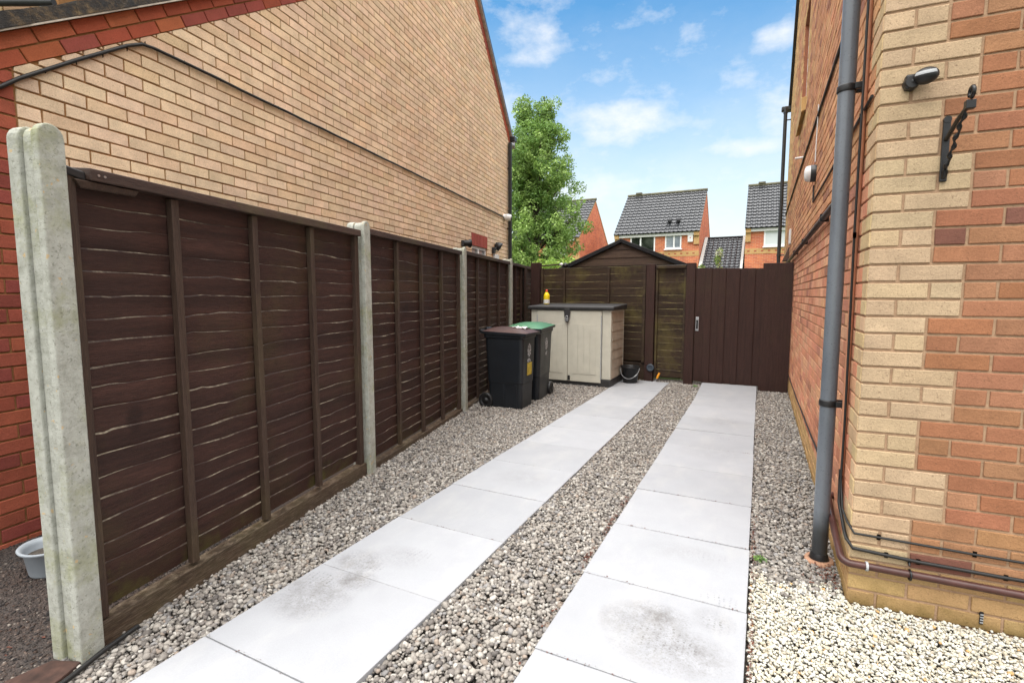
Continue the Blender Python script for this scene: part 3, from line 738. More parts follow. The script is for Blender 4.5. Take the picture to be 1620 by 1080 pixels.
cable('cable', [S(2.72,.010,2.50), S(2.70,.008,2.98)], .0045, 'thin white cable rising above the bulkhead light', 'white_plastic')
cable('copper_cable', [S(.255,.012,.31), S(.265,.012,1.4), S(.262,.012,2.7), S(.25,.012,5.0)], .012, 'thin orange brown pipe rising beside the grey drainpipe', 'orange_cable', cat='pipe')
cable('cable', [S(.24,.028,5.0), S(.225,.024,2.2), S(.235,.022,1.62), S(.215,.016,.72), S(.24,.014,.46), S(.16,.012,.34), S(.02,.010,.335), Q(.012,.012,.302), Q(.10,.010,.300), Q(.42,.010,.292), Q(1.6,.010,.275)], .0052,
      'upper of the two thin black cables around the house corner', clips=[S(.225,.022,1.60), S(.24,.014,.46), Q(.10,.010,.300), Q(.42,.010,.292)])
cable('cable', [S(.25,.016,.50), S(.235,.016,.34), S(.06,.012,.268), S(.012,.011,.262), Q(.010,.012,.235), Q(.13,.012,.228), Q(.24,.012,.222), Q(.50,.012,.218), Q(1.6,.012,.212)], .0075,
      'thicker black cable just above the brown pipe at the house corner', clips=[Q(.13,.012,.228), Q(.24,.012,.222), Q(.52,.012,.218)])
cable('cable', [S(5.4,.01,.24), S(3.6,.010,.245), S(1.3,.010,.285), S(.9,.012,.30)], .006, 'low dark cable sagging along the foot of the side wall')

# bulkhead light
bl = thing('bulkhead_light', S(2.72,0,2.40), 'white and black bulkhead light on the orange side wall', 'wall light')
cz = S(2.72,0,2.40)
mb = MB(); mb.lathe(S(2.72,-.002,2.40), [(.073,0),(.073,.040),(.070,.045)], 28, axis=(-1,0,0)); mb.build('housing', M['black_plastic'], bl)
mb = MB(); mb.lathe(S(2.72,.043,2.40), [(.069,0),(.068,.020),(.060,.036),(.040,.044),(.0,.047)], 28, axis=(-1,0,0)); mb.build('diffuser', M['white_plastic'], bl)

# motion sensor
ms = thing('motion_sensor', Q(.12,0,2.17), 'small black motion sensor with white lens on cream bricks', 'motion sensor')
mb = MB(); mb.lathe(Q(.100,-.001,2.155), [(.026,0),(.026,.03),(.022,.038)], 20, axis=tuple(-(-Q.n))); mb.box(Q, .078, .112, 0, .034, 2.130, 2.185); mb.build('mount', M['black_plastic'], ms, bevel=.008, seg=3)
c0 = Vector(Q(.138,.044,2.166)); ha = (Q.a*.93 + Q.n*.36).normalized(); hn_ = (Q.n*.93 - Q.a*.36 + Vector((0,0,-.18))).normalized(); hz_ax = ha.cross(hn_).normalized()
if hz_ax.z < 0: hz_ax = -hz_ax
def ell(az_, el_, k_=1.0): return c0 + (ha*math.sin(az_)*math.cos(el_)*.040 + hn_*math.cos(az_)*math.cos(el_)*.033 + hz_ax*math.sin(el_)*.031)*k_
mb = MB(); V = [ell(2*math.pi*i/28, -math.pi/2+math.pi*j/14) for j in range(15) for i in range(28)]
mb.add(V, [(j*28+i, j*28+(i+1) % 28, (j+1)*28+(i+1) % 28, (j+1)*28+i) for j in range(14) for i in range(28)], 0, None, True); mb.tube([Q(.10,.022,2.155), c0], .016, 12); mb.build('head', M['black_plastic'], ms)
mb = MB(); V = [ell(R(-52+112*i/14), R(7+24*j/4), 1.03) for j in range(5) for i in range(15)]
mb.add(V, [(j*15+i, j*15+i+1, (j+1)*15+i+1, (j+1)*15+i) for j in range(4) for i in range(14)], 0, None, True); mb.build('lens', M['grey_clip'], ms)

# black hanging basket bracket
hb = thing('basket_bracket', Q(.225,0,1.90), 'black wrought iron hanging bracket on the brick corner', 'wall bracket')
mb = MB(); mb.box(Q, .213, .237, 0, .010, 1.770, 2.005); mb.tube([Q(.225,0,2.004),Q(.225,.012,2.004)], .013, 12); mb.build('back_plate', M['black_iron'], hb, bevel=.003)
mb = MB(); mb.tube([Q(.225,.010,1.928), Q(.228,.10,1.975), Q(.23,.185,2.0)], .008, 8)
for k_ in range(1): pass
mb.build('arm', M['black_iron'], hb)
mb = MB()     # twisted stay
pts = []; rr = []
for k_ in range(40):
    t_ = k_/39; pts.append(Q(.225+.003*math.sin(t_*30), .012+.165*t_**1.1, 1.79+.20*t_)); rr.append(.0065+.0028*math.sin(t_*44))
mb.tube(pts, rr, 8); mb.tube([Q(.225,.004,1.785),Q(.225,.02,1.79),Q(.225,.026,1.81)], .009, 8); mb.build('twisted_stay', M['black_iron'], hb)
mb = MB(); cc = Vector(Q(.23,.20,2.0)); mb.box(Q, .216, .244, .178, .204, 1.982, 2.012)
ring = [cc + Q.n*(.018*math.sin(t_)) + Vector((0,0,.037-.018*math.cos(t_))) for t_ in [i*2*math.pi*.85/16 for i in range(17)]]
mb.tube(ring, .0068, 8); mb.build('hook', M['black_iron'], hb, bevel=.002)

# ------------------------------------------------------------------ neighbour's house
nh = thing('neighbour_house', L(4,-3,0), 'buff brick neighbouring house with red brick gable edge behind the dark fence', 'house')
LV, LH = .0777, .2331; LZ0 = 2.58-.0777*34
fs, fz = .672, 2.522        # lower edge of the red verge band, front slope
bs, bz = -.93, 4.555        # same at the rear, measured at s = 8.62
hpL = [(-fs, 1, fz), (-bs, 1, bz - bs*8.62)]
hpV = [(-fs, 1, fz+.187), (-bs, 1, bz+.215 - bs*8.62)]
winL = (6.46, 7.26, 1.2, 2.21)
SE = 8.66
def buff(i, s0, s1, v):
    if s1 <= .02: return vary((.33,.085,.05) if rnd.random() < .65 else (.25,.06,.045), .15)
    if s1 > SE-.03 and i % 2: return vary((.50,.33,.19), .08)
    return vary((.77,.575,.395) if rnd.random() < .75 else (.75,.535,.35), .085, .03)
lint = (6.45, 7.27, 2.205, 2.432)
mb = MB(); brickwall(mb, L, -.62, SE, LZ0, 7.0, LV, LH, buff, hpL, [winL, lint], lambda i: (0.0,), joint=.0105, depth=.008, phase=0)
backing(mb, L, -.62, SE, -.06, 7.2, -.008, 1, hpV, [winL])
a, b, c, d = winL
for p in ([(a,c),(a,d)], [(b,c),(b,d)], [(a,d),(b,d)]):
    mb.poly([L(p[0][0],-.003,p[0][1]), L(p[1][0],-.003,p[1][1]), L(p[1][0],-.1,p[1][1]), L(p[0][0],-.1,p[0][1])], 0, (.5,.33,.19))
mb.build('gable_wall', [M['brick_buff'], M['mortar_buff']], nh, fixn=False)
mb = MB()     # soldier course
nS = 11; wS = (lint[1]-lint[0])/nS
for k_ in range(nS): put_brick(mb, L, [(lint[0]+k_*wS+.005,lint[2]+.004),(lint[0]+(k_+1)*wS-.005,lint[2]+.004),(lint[0]+(k_+1)*wS-.005,lint[3]-.006),(lint[0]+k_*wS+.005,lint[3]-.006)], .001, .008, .0025, 0, vary((.36,.085,.065), .08))
mb.build('lintel', M['brick_buff'], nh, fixn=False)
mb = MB()     # raking red verge bricks, two rows each slope
def rake(s_from, s_to, z_at, slope_):
    ca = 1/math.sqrt(1+slope_*slope_); dvec = (ca, slope_*ca); nvec = (-slope_*ca, ca)
    ln = (s_to-s_from)/ca; rowh = (.187 if slope_ > 0 else .215)*ca/2
    for row in range(2):
        x = -.11*row - .05; 
        while x < ln:
            x0, x1 = max(0, x), min(ln, x+.2331); x += .2331
            if x1-x0 < .03: continue
            q = []
            for (xx, yy) in ((x0+.005, row*rowh+.006), (x1-.005, row*rowh+.006), (x1-.005, (row+1)*rowh-.005), (x0+.005, (row+1)*rowh-.005)):
                q.append((s_from + dvec[0]*xx + nvec[0]*yy, z_at + dvec[1]*xx + nvec[1]*yy))
            col = vary((.36,.085,.045) if rnd.random() < .55 else (.30,.075,.055) if rnd.random() < .7 else (.42,.12,.055), .12)
            put_brick(mb, L, q, .003+rnd.uniform(-.001,.001), .008, .003, 0, col)
APS = (bz - bs*8.62 - fz)/(fs - bs)
rake(-.66, APS, fz + fs*-.66, fs); rake(APS, SE, fz+fs*APS, bs)
mb.build('verge_bricks', M['brick_buff'], nh, fixn=False)
# roof slabs with thick mossy edges; pale undercloak strip
vz = lambda s_: fz+.187+fs*s_; vzb = lambda s_: bz+.215+bs*(s_-8.62)
APS2 = (bz+.215 - bs*8.62 - fz-.187)/(fs - bs)
mb = MB()
nn = 60
for k_ in range(nn):            # broken, mossy tile edge
    s0 = -.75+(APS2+.75)*k_/nn; s1 = -.75+(APS2+.75)*(k_+1)/nn; t_ = .052+rnd.uniform(-.008,.006); h_ = .098+rnd.uniform(-.010,.008)
    mb.hexa([L(s0,-5.5,vz(s0)+.012),L(s1,-5.5,vz(s1)+.012),L(s1,t_,vz(s1)+.012),L(s0,t_,vz(s0)+.012),L(s0,-5.5,vz(s0)+h_),L(s1,-5.5,vz(s1)+h_),L(s1,t_-.01,vz(s1)+h_-.01),L(s0,t_-.01,vz(s0)+h_)])
mb.build('roof', M['mossy_tile'], nh, fixn=False)
mb = MB(); mb.prism([L(APS2,.05,vzb(APS2)+.012), L(SE+.25,.05,vzb(SE+.25)+.012), L(SE+.25,.05,vzb(SE+.25)+.10), L(APS2,.05,vzb(APS2)+.10)], -Vector(HN)*5.5)
mb.build('rear_roof', M['roof_tile'], nh)
mb = MB(); mb.prism([L(-.75,.050,vz(-.75)), L(APS2,.050,vz(APS2)), L(APS2,.050,vz(APS2)+.010), L(-.75,.050,vz(-.75)+.010)], -Vector(HN)*.14)
mb.prism([L(APS2,.050,vzb(APS2)), L(SE+.25,.050,vzb(SE+.25)), L(SE+.25,.050,vzb(SE+.25)+.011), L(APS2,.050,vzb(APS2)+.011)], -Vector(HN)*.14)
mb.build('undercloak', M['verge_lip'], nh)
mb = MB()     # other walls
mb.poly([L(-.62,-.008,-.06), L(-.62,-5.4,-.06), L(-.62,-5.4,vz(-.62)), L(-.62,-.008,vz(-.62))]); mb.poly([L(SE,-.008,-.06), L(SE,-5.4,-.06), L(SE,-5.4,4.7), L(SE,-.008,4.7)])
mb.poly([L(-.62,-5.4,-.06), L(SE,-5.4,-.06), L(SE,-5.4,vzb(SE)), L(APS2,-5.4,vz(APS2)), L(-.62,-5.4,vz(-.62))]); mb.build('rear_wall', M['fawn_wall'], nh, fixn=False)
# upper wall with window peeping over the low roof
g0, g1 = Vector((-6.30,1.835,3.733)), Vector((-5.392,2.286,3.739)); Uw = Frame((g1.x,g1.y,0), (g0-g1), (.45,-.89,0))
Uw = Frame((g1.x,g1.y,0), Vector((g0.x-g1.x,g0.y-g1.y,0)), Vector((g1.y-g0.y, g0.x-g1.x, 0))*-1)
if Uw.n.y > 0: Uw.n = -Uw.n
mb = MB(); brickwall(mb, Uw, .01, 1.6, 3.30, 5.0, LV, LH, lambda i,x0,x1,v: vary((.50,.34,.19), .1), (), [(.02,.15,3.3,4.7)], joint=.0125); backing(mb, Uw, 0, 1.6, 3.2, 5.0, -.008, 1)
mb.poly([Uw(0,-.008,3.2), Uw(0,-2.5,3.2), Uw(0,-2.5,5.0), Uw(0,-.008,5.0)], 1); mb.build('upper_wall', [M['brick_buff'], M['mortar_buff']], nh, fixn=False)
mb = MB(); mb.box(Uw, .025, .145, -.006, .02, 3.3, 4.7); mb.build('upper_window', M['white_frame'], nh, bevel=.012)
mb = MB(); mb.tube([Uw(-.02,.06,3.742), Uw(1.6,.06,3.742)], .030, 12); mb.build('front_gutter', M['dark_pipe'], nh)
# window under the soldier course
mb = MB(); a, b, c, d = winL; g = .05
for (x0,x1,y0,y1) in ((a,b,d-g,d),(a,a+g,c,d-g),(b-g,b,c,d-g),((a+b)/2-.03,(a+b)/2+.03,c,d-g)): mb.box(L, x0, x1, -.09, -.03, y0, y1)
wf = mb.build('window', M['white_frame'], nh, bevel=.004); mb = MB(); mb.box(L, a+g, b-g, -.07, -.06, c, d-g); mb.build('pane', M['glass'], wf)
# gutter end and downpipe at the rear corner
mb = MB(); mb.box(L, SE+.02, SE+.18, -1.2, .11, 4.60, 4.70); mb.box(L, SE+.10, SE+.15, .0, .09, 4.70, 4.735); mb.build('gutter', M['black_plastic'], nh, bevel=.015)
mb = MB(); mb.tube([L(SE+.10,.06,4.60), L(SE+.06,.06,4.53), L(SE-.12,.055,4.50)], .038, 12, mat=1); mb.tube([L(SE-.13,.055,4.52), L(SE-.13,.055,.02)], .040, 14)
for zz in (4.0,2.75,1.9): mb.tube([L(SE-.13,.055,zz), L(SE-.13,.0,zz)], .018, 8)
mb.build('downpipe', [M['black_plastic'], M['grey_clip']], nh)

cable('cable', [L(-.55,.014,2.10), L(-.18,.014,2.31), L(-.06,.014,2.405), L(.02,.014,2.475), L(.30,.014,2.685), L(.60,.014,2.90), L(.70,.014,2.955), L(.78,.014,2.965), L(2.0,.014,2.968), L(5.0,.014,2.962), L(8.22,.014,2.945)], .0105,
      'long black cable clipped across the buff gable wall', clips=[L(s_,.014,2.475+.70*(s_-.02)) for s_ in (.02,.14,.30,.45,.60)] + [L(s_,.014,2.967) for s_ in (.72,1.0,1.3,1.9,2.6,3.4,4.3,5.4,6.6)])
# cctv camera near rear corner
cc_ = thing('security_camera', L(8.27,0,2.95), 'small white security camera near the black downpipe on buff brick', 'security camera')
mb = MB(); mb.lathe(L(8.27,-.002,2.955), [(.055,0),(.055,.03),(.03,.05)], 18, axis=HN); mb.build('mount', M['white_plastic'], cc_)
ax = (Vector(HN)+Vector(HD)*.35+Vector((0,0,-.2))).normalized(); o_ = Vector(L(8.27,.03,2.955))
mb = MB(); mb.lathe(o_, [(.045,0),(.066,.01),(.070,.06),(.066,.12),(.058,.125)], 22, axis=tuple(ax)); mb.build('body', M['white_plastic'], cc_)
mb = MB(); mb.lathe(o_, [(.056,.1255),(.050,.134),(.0,.142)], 22, axis=tuple(ax)); mb.build('lens', M['black_plastic'], cc_)
mb = MB(); mb.tube([L(8.20,.014,2.945), L(8.22,.02,2.80), L(8.24,.014,2.78)], .008, 8)
# floodlight near lintel
fl = thing('floodlight', L(7.72,0,2.26), 'black floodlight on a white bracket beside the downpipe, above the fence', 'floodlight')
mb = MB(); mb.box(L, 7.50, 7.60, 0, .05, 2.14, 2.26); mb.build('junction_box', M['black_plastic'], fl, bevel=.01)
mb = MB(); mb.box(L, 7.58, 7.80, .0, .055, 2.04, 2.13); mb.build('bracket', M['white_plastic'], fl, bevel=.01)
ax = (Vector(HN)*.8+Vector(HD)*.3+Vector((0,0,-.55))).normalized()
mb = MB(); mb.lathe(Vector(L(7.70,.04,2.32)), [(.035,-.04),(.06,-.01),(.085,.05),(.090,.09),(.08,.095)], 20, axis=tuple(ax)); mb.tube([L(7.62,.03,2.22), L(7.68,.05,2.29)], .02, 8); mb.build('head', M['black_plastic'], fl)
mb = MB(); mb.lathe(Vector(L(7.70,.04,2.32)), [(.076,.0955),(.0,.100)], 20, axis=tuple(ax)); mb.build('lens', M['grey_clip'], fl)
f2 = thing('floodlight', L(6.15,0,2.19), 'small black floodlight peeping over the third concrete post', 'floodlight')
mb = MB(); mb.lathe(Vector(L(6.05,.02,2.20)), [(.03,-.02),(.05,0),(.055,.08),(.075,.12),(.07,.125)], 18, axis=tuple((Vector(HD)*.7+Vector(HN)*.6).normalized())); mb.build('head', M['black_plastic'], f2)
mb = MB(); mb.box(L, 5.98, 6.08, -.001, .04, 2.14, 2.24); mb.build('junction_box', M['dark_pipe'], f2, bevel=.008)
mb = MB(); mb.lathe(Vector(L(6.05,.02,2.20)), [(.066,.1255),(0,.13)], 18, axis=tuple((Vector(HD)*.7+Vector(HN)*.6).normalized())); mb.build('lens', M['grey_clip'], f2)

# ------------------------------------------------------------------ left fence
def wav(seed, amp):
    r_ = random.Random(seed); cs = [(r_.uniform(.6,1.6), r_.uniform(0,6.28), r_.uniform(.3,1)) for _ in range(2)] + [(r_.uniform(3,7), r_.uniform(0,6.28), r_.uniform(.1,.32)) for _ in range(3)] + [(r_.uniform(12,22), r_.uniform(0,6.28), r_.uniform(.02,.08)) for _ in range(2)]
    bumps = [(r_.uniform(0,2), r_.uniform(.02,.06), r_.uniform(-1.3,1.3)) for _ in range(3)]
    return lambda s_: amp*(sum(a_*math.sin(w_*s_*3+p_) for w_, p_, a_ in cs) + sum(h_*math.exp(-((s_-c_)/w_)**2) for c_, w_, h_ in bumps))
def boards(mb, fr, s0, s1, z0, z1, t0, pitch, seed, amp=.006, mats=(0,1), ov=.03):
    n = max(2, round((z1-z0)/pitch)); pitch = (z1-z0)/n; ns = max(8, int((s1-s0)/.03))
    for j in range(n):
        wv = wav(seed*100+j, amp); tilt = rnd.uniform(-.006,.006); dt = rnd.uniform(-.0015,.0015)
        top = (lambda s_: z0+(j+1)*pitch + wv(s_-s0) + tilt*(s_-s0-(s1-s0)/2)) if j < n-1 else (lambda s_: z1)
        lipw = wav(seed*177+j, .0022)
        V = []
        for k_ in range(ns+1):
            s_ = s0+(s1-s0)*k_/ns; zt = top(s_); lp = max(.0012, .0042+lipw(s_-s0)) if j < n-1 else .002
            bow = .002*math.sin(3.1*(s_-s0)/(s1-s0)*2+j)
            zb = z0+j*pitch-ov if j else z0
            V += [fr(s_, t0-.012+dt+bow, zb), fr(s_, t0+dt+bow, zt-lp), fr(s_, t0-.005+dt+bow, zt), fr(s_, t0-.014+dt+bow, zt)]
        Ff, Fl, Fb = [], [], []
        for k_ in range(ns):
            q = 4*k_; Ff.append((q,q+4,q+5,q+1)); Fl.append((q+1,q+5,q+6,q+2)); Fb.append((q+2,q+6,q+7,q+3)); Fb.append((q+3,q+7,q+4,q))
        mb.add(V, Ff+Fb, mats[0]); mb.add(V, Fl, mats[1])
def fence_panel(fr, s0, s1, z0, z1, label, seed, battens, wm=('wood_board','wood_lip','wood_batten','wood_cap'), cap=True, capfrom=None, group='dark brown fence panels', gb=True, pitch=.088, stile=.045, gbz=.0):
    root = thing('lap_fence', fr((s0+s1)/2, -.02, 0), label, 'fence panel', group)
    mb = MB(); boards(mb, fr, s0+.005, s1-.005, z0+.02, z1-.01, -.020, pitch, seed); mb.build('boards', [M[wm[0]], M[wm[1]]], root, fixn=False)
    for s_, w_ in battens:
        mb = MB(); mb.box(fr, s_-w_/2, s_+w_/2, -.020, .012, z0+.004+rnd.uniform(0,.02), z1-.03); mb.build('batten', M[wm[2]], root, bevel=.003)
    for s_ in (s0, s1-stile):
        mb = MB(); mb.box(fr, s_, s_+stile, -.04, .008, z0, z1-.004); mb.build('stile', M[wm[2]], root, bevel=.003)
    if cap:
        mb = MB(); cf = s0 if capfrom is None else capfrom
        mb.hexa([fr(cf,-.055,z1-.02),fr(s1,-.055,z1-.02),fr(s1,.034,z1-.026),fr(cf,.034,z1-.026),fr(cf,-.055,z1+.026),fr(s1,-.055,z1+.026),fr(s1,.034,z1+.018),fr(cf,.034,z1+.018)]); 
        cp = mb.build('cap_rail', M[wm[3]], root, bevel=.004)
        if capfrom is not None:
            mb = MB(); 
            for q_ in (.030,.052): mb.tube([fr(cf+q_,.033,z1-.004), fr(cf+q_,.0365,z1-.004)], .0045, 10)
            mb.build('screw', M['steel'], cp)
            mb = MB(); mb.hexa([fr(s0,-.05,z1-.018),fr(cf-.002,-.05,z1-.030),fr(cf-.002,.018,z1-.030),fr(s0,.012,z1-.012),fr(s0+.01,-.05,z1+.022),fr(cf-.002,-.05,z1+.006),fr(cf-.002,.016,z1+.004),fr(s0+.012,.010,z1+.016)])
            mb.build('broken_cap', M['black_plastic'], root, bevel=.006)
            mb = MB(); mb.hexa([fr(s0+.055,-.004,z1-.055),fr(s0+.26,-.004,z1-.05),fr(s0+.26,.016,z1-.052),fr(s0+.055,.016,z1-.058),fr(s0+.03,-.01,z1-.028),fr(s0+.27,-.01,z1-.028),fr(s0+.27,.026,z1-.028),fr(s0+.03,.026,z1-.028)])
            mb.build('cap_splinter', M['wood_batten'], root, bevel=.006)
    if gb:
        mb = MB(); mb.hexa([fr(s0-.02,-.045,-.05),fr(s1+.02,-.045,-.05),fr(s1+.02,.020,-.05),fr(s0-.02,.020,-.05),fr(s0-.02,-.045,z0-.002),fr(s1+.02,-.045,z0-.002),fr(s1+.02,.016,z0-.006),fr(s0-.02,.016,z0-.006)])
        mb.build('gravel_board', M['wood_gravelboard'], root, bevel=.006)
    return root
fence_panel(F, .008, 1.905, .085, 1.772, 'nearest brown fence panel with a broken end of its cap rail', 3, [(.445,.036),(.91,.036),(1.38,.036)], capfrom=.085)
fence_panel(F, 2.03, 3.985, .035, 1.800, 'brown fence panel between the second and third concrete posts', 5, [(2.50,.036),(2.98,.036),(3.46,.036)])
fence_panel(F, 4.13, 6.10, .02, 1.815, 'brown fence panel behind the two wheelie bins', 8, [(4.62,.036),(5.10,.036),(5.58,.036)])
fence_panel(F, 6.22, 7.93, .02, 1.815, 'short brown fence panel in the far left corner', 9, [(6.55,.036),(6.95,.036),(7.35,.036)], wm=('wood_gate','wood_lip_green','wood_gate','wood_cap'))
# concrete posts
def post(s_, top, t1=.046):
    hw = .042
    def arch(hw, z1, n=9, dz=0): 
        return [(-hw,-.12),(hw,-.12)] + [(hw*math.cos(a_), z1-.045+.045*math.sin(a_)-dz) for a_ in [math.pi*i/n for i in range(n+1)]]
    mb = MB()
    for (hw_, ta, tb, dz) in ((hw,.014,t1,0),(hw-.014,-.046,.014,.010),(hw,-.098,-.046,.005)):
        pr = arch(hw_, top, dz=dz); mb.prism([F(s_+x, ta, zz) for x, zz in pr], Vector(FN)*(tb-ta))
    return mb
posts = [(-.040,1.905,'nearest concrete fence post, tall and pale with green stains'),(1.967,1.862,'concrete fence post between the first and second brown panels'),(4.058,1.868,'concrete fence post beside the wheelie bins, small floodlight above it'),(6.160,1.885,'farthest concrete fence post near the dark fence corner')]
for (s_, top, lb) in posts:
    mb = post(s_, top); root = mb.build('concrete_post', M['concrete'], bevel=.005, seg=2); tag(root, lb, 'fence post', 'concrete fence posts')

# ------------------------------------------------------------------ back fence, gate
def BX(x): return (x+3.72)/bd.x
WB = ('wood_back','wood_lip_green','wood_back','wood_back')
fence_panel(BF, BX(-3.42), BX(-1.60), .27, 1.79, 'green stained back fence panel behind the storage box', 21, [(BX(-2.98),.036),(BX(-2.20),.036)], wm=WB, cap=False, gb=False, group='mossy back fence panels', pitch=.115)
mb = MB(); mb.box(BF, BX(-3.5), BX(-1.50), -.06, -.03, -.05, .26); tag(mb.build('gravel_board', M['wood_back'], bevel=.004), 'dark board closing the gap below the back fence panel', 'fence board')
fence_panel(BF, BX(-1.44), BX(-1.00), .05, 1.755, 'narrow mossy fence panel between the timber post and the gate', 23, [], wm=WB, cap=True, gb=False, group='mossy back fence panels', pitch=.105, stile=.03)
def tpost(fr, s0, s1, t0, t1, z1, label, mat='wood_gate'):
    mb = MB(); mb.box(fr, s0, s1, t0, t1, -.1, z1); root = mb.build('timber_post', M[mat], bevel=.004); tag(root, label, 'fence post', 'timber fence posts')
tpost(BF, BX(-3.60), BX(-3.43), -.05, .04, 1.885, 'timber post in the far left fence corner')
tpost(BF, BX(-1.585), BX(-1.455), -.05, .035, 1.80, 'wide timber post in the back fence beside the black bucket')
tpost(BF, BX(-.995), BX(-.865), -.05, .03, 1.80, 'timber gate post on the latch side of the gate')
gt = thing('gate', BF(BX(-.42),0,0), 'dark brown vertical board gate with a small silver latch plate', 'gate')
xs = [-.855]
ws = [.115,.105,.092,.098,.092,.088,.094,.104,.088]
mb = MB(); x = -.855
for i, w_ in enumerate(ws):
    t_ = .016 if i % 2 else .004
    mb.box(BF, BX(x)+(.0015 if i % 2 else -.006), BX(x+w_)-(.0015 if i % 2 else -.006), t_-.018 if i % 2 == 0 else .0045, t_, .035+rnd.uniform(0,.012), 1.722-.003*i); x += w_
mb.build('boards', M['wood_gate'], gt, bevel=.004)
for zz in (.3,1.45):
    mb = MB(); mb.box(BF, BX(-.85), BX(.0), -.055, -.018, zz, zz+.1); mb.build('ledge', M['wood_gate'], gt, bevel=.003)
lp = MB(); lp.box(BF, BX(-.845), BX(-.800), .004, .010, .80, 1.005); l_ = lp.build('latch_plate', M['steel'], gt, bevel=.003)
mb = MB(); mb.box(BF, BX(-.835), BX(-.810), .0102, .014, .83, .96); mb.tube([BF(BX(-.823),.010,.93), BF(BX(-.823),.035,.93), BF(BX(-.823),.04,.86)], .006, 8); mb.build('keyhole', M['black_iron'], l_)
mb = MB(); mb.box(BF, BX(.022), BX(.388), -.02, .022, -.04, 1.765); o = mb.build('fence_board', M['wood_gate'], bevel=.004); tag(o, 'wide plain dark board between the gate and the orange house', 'fence board')
mb = MB()       # dark closing boards at the corner behind the bins
mb.box(F, 7.10, 7.26, .013, .030, -.05, 1.79); tag(mb.build('corner_board', M['wood_gate'], bevel=.004), 'dark upright board closing the left fence corner', 'fence board')

# shed behind the fence
sh = thing('garden_shed', (-2.17, 9.6, 0), 'dark brown timber shed with felt roof behind the back fence', 'shed')
mb = MB(); y0 = 8.62; ax_, az_ = -2.17, 2.235; hwid = 1.04; ez = 1.81
nb = 17
for j in range(nb):
    za, zb = -.05 + j*(az_+.05)/nb, -.05+(j+1)*(az_+.05)/nb
    pl = clip([(ax_-hwid,za),(ax_+hwid,za),(ax_+hwid,zb),(ax_-hwid,zb)], [((az_-ez)/hwid,1,az_+(az_-ez)/hwid*ax_),(-(az_-ez)/hwid,1,az_-(az_-ez)/hwid*ax_)])
    if pl: mb.prism([(x_, y0+(.0 if zz > (za+zb)/2 else -.012), zz) for x_, zz in pl], (0,.03,0))
mb.box(W0, ax_-hwid, ax_-hwid+.02, y0+.032, 10.8, -.05, ez); mb.box(W0, ax_+hwid-.02, ax_+hwid, y0+.032, 10.8, -.05, ez); mb.box(W0, ax_-hwid, ax_+hwid, 10.8, 10.83, -.05, ez)
mb.build('wall', M['wood_shed'], sh, fixn=False)
mb = MB()
for sg in (-1,1):
    mb.prism([(ax_,y0-.06,az_-.02),(ax_+sg*(hwid+.10),y0-.06,ez-.085),(ax_+sg*(hwid+.10),y0-.06,ez+.005),(ax_,y0-.06,az_+.05)], (0,2.35,0))
mb.build('roof', M['felt'], sh, bevel=.012, seg=2)

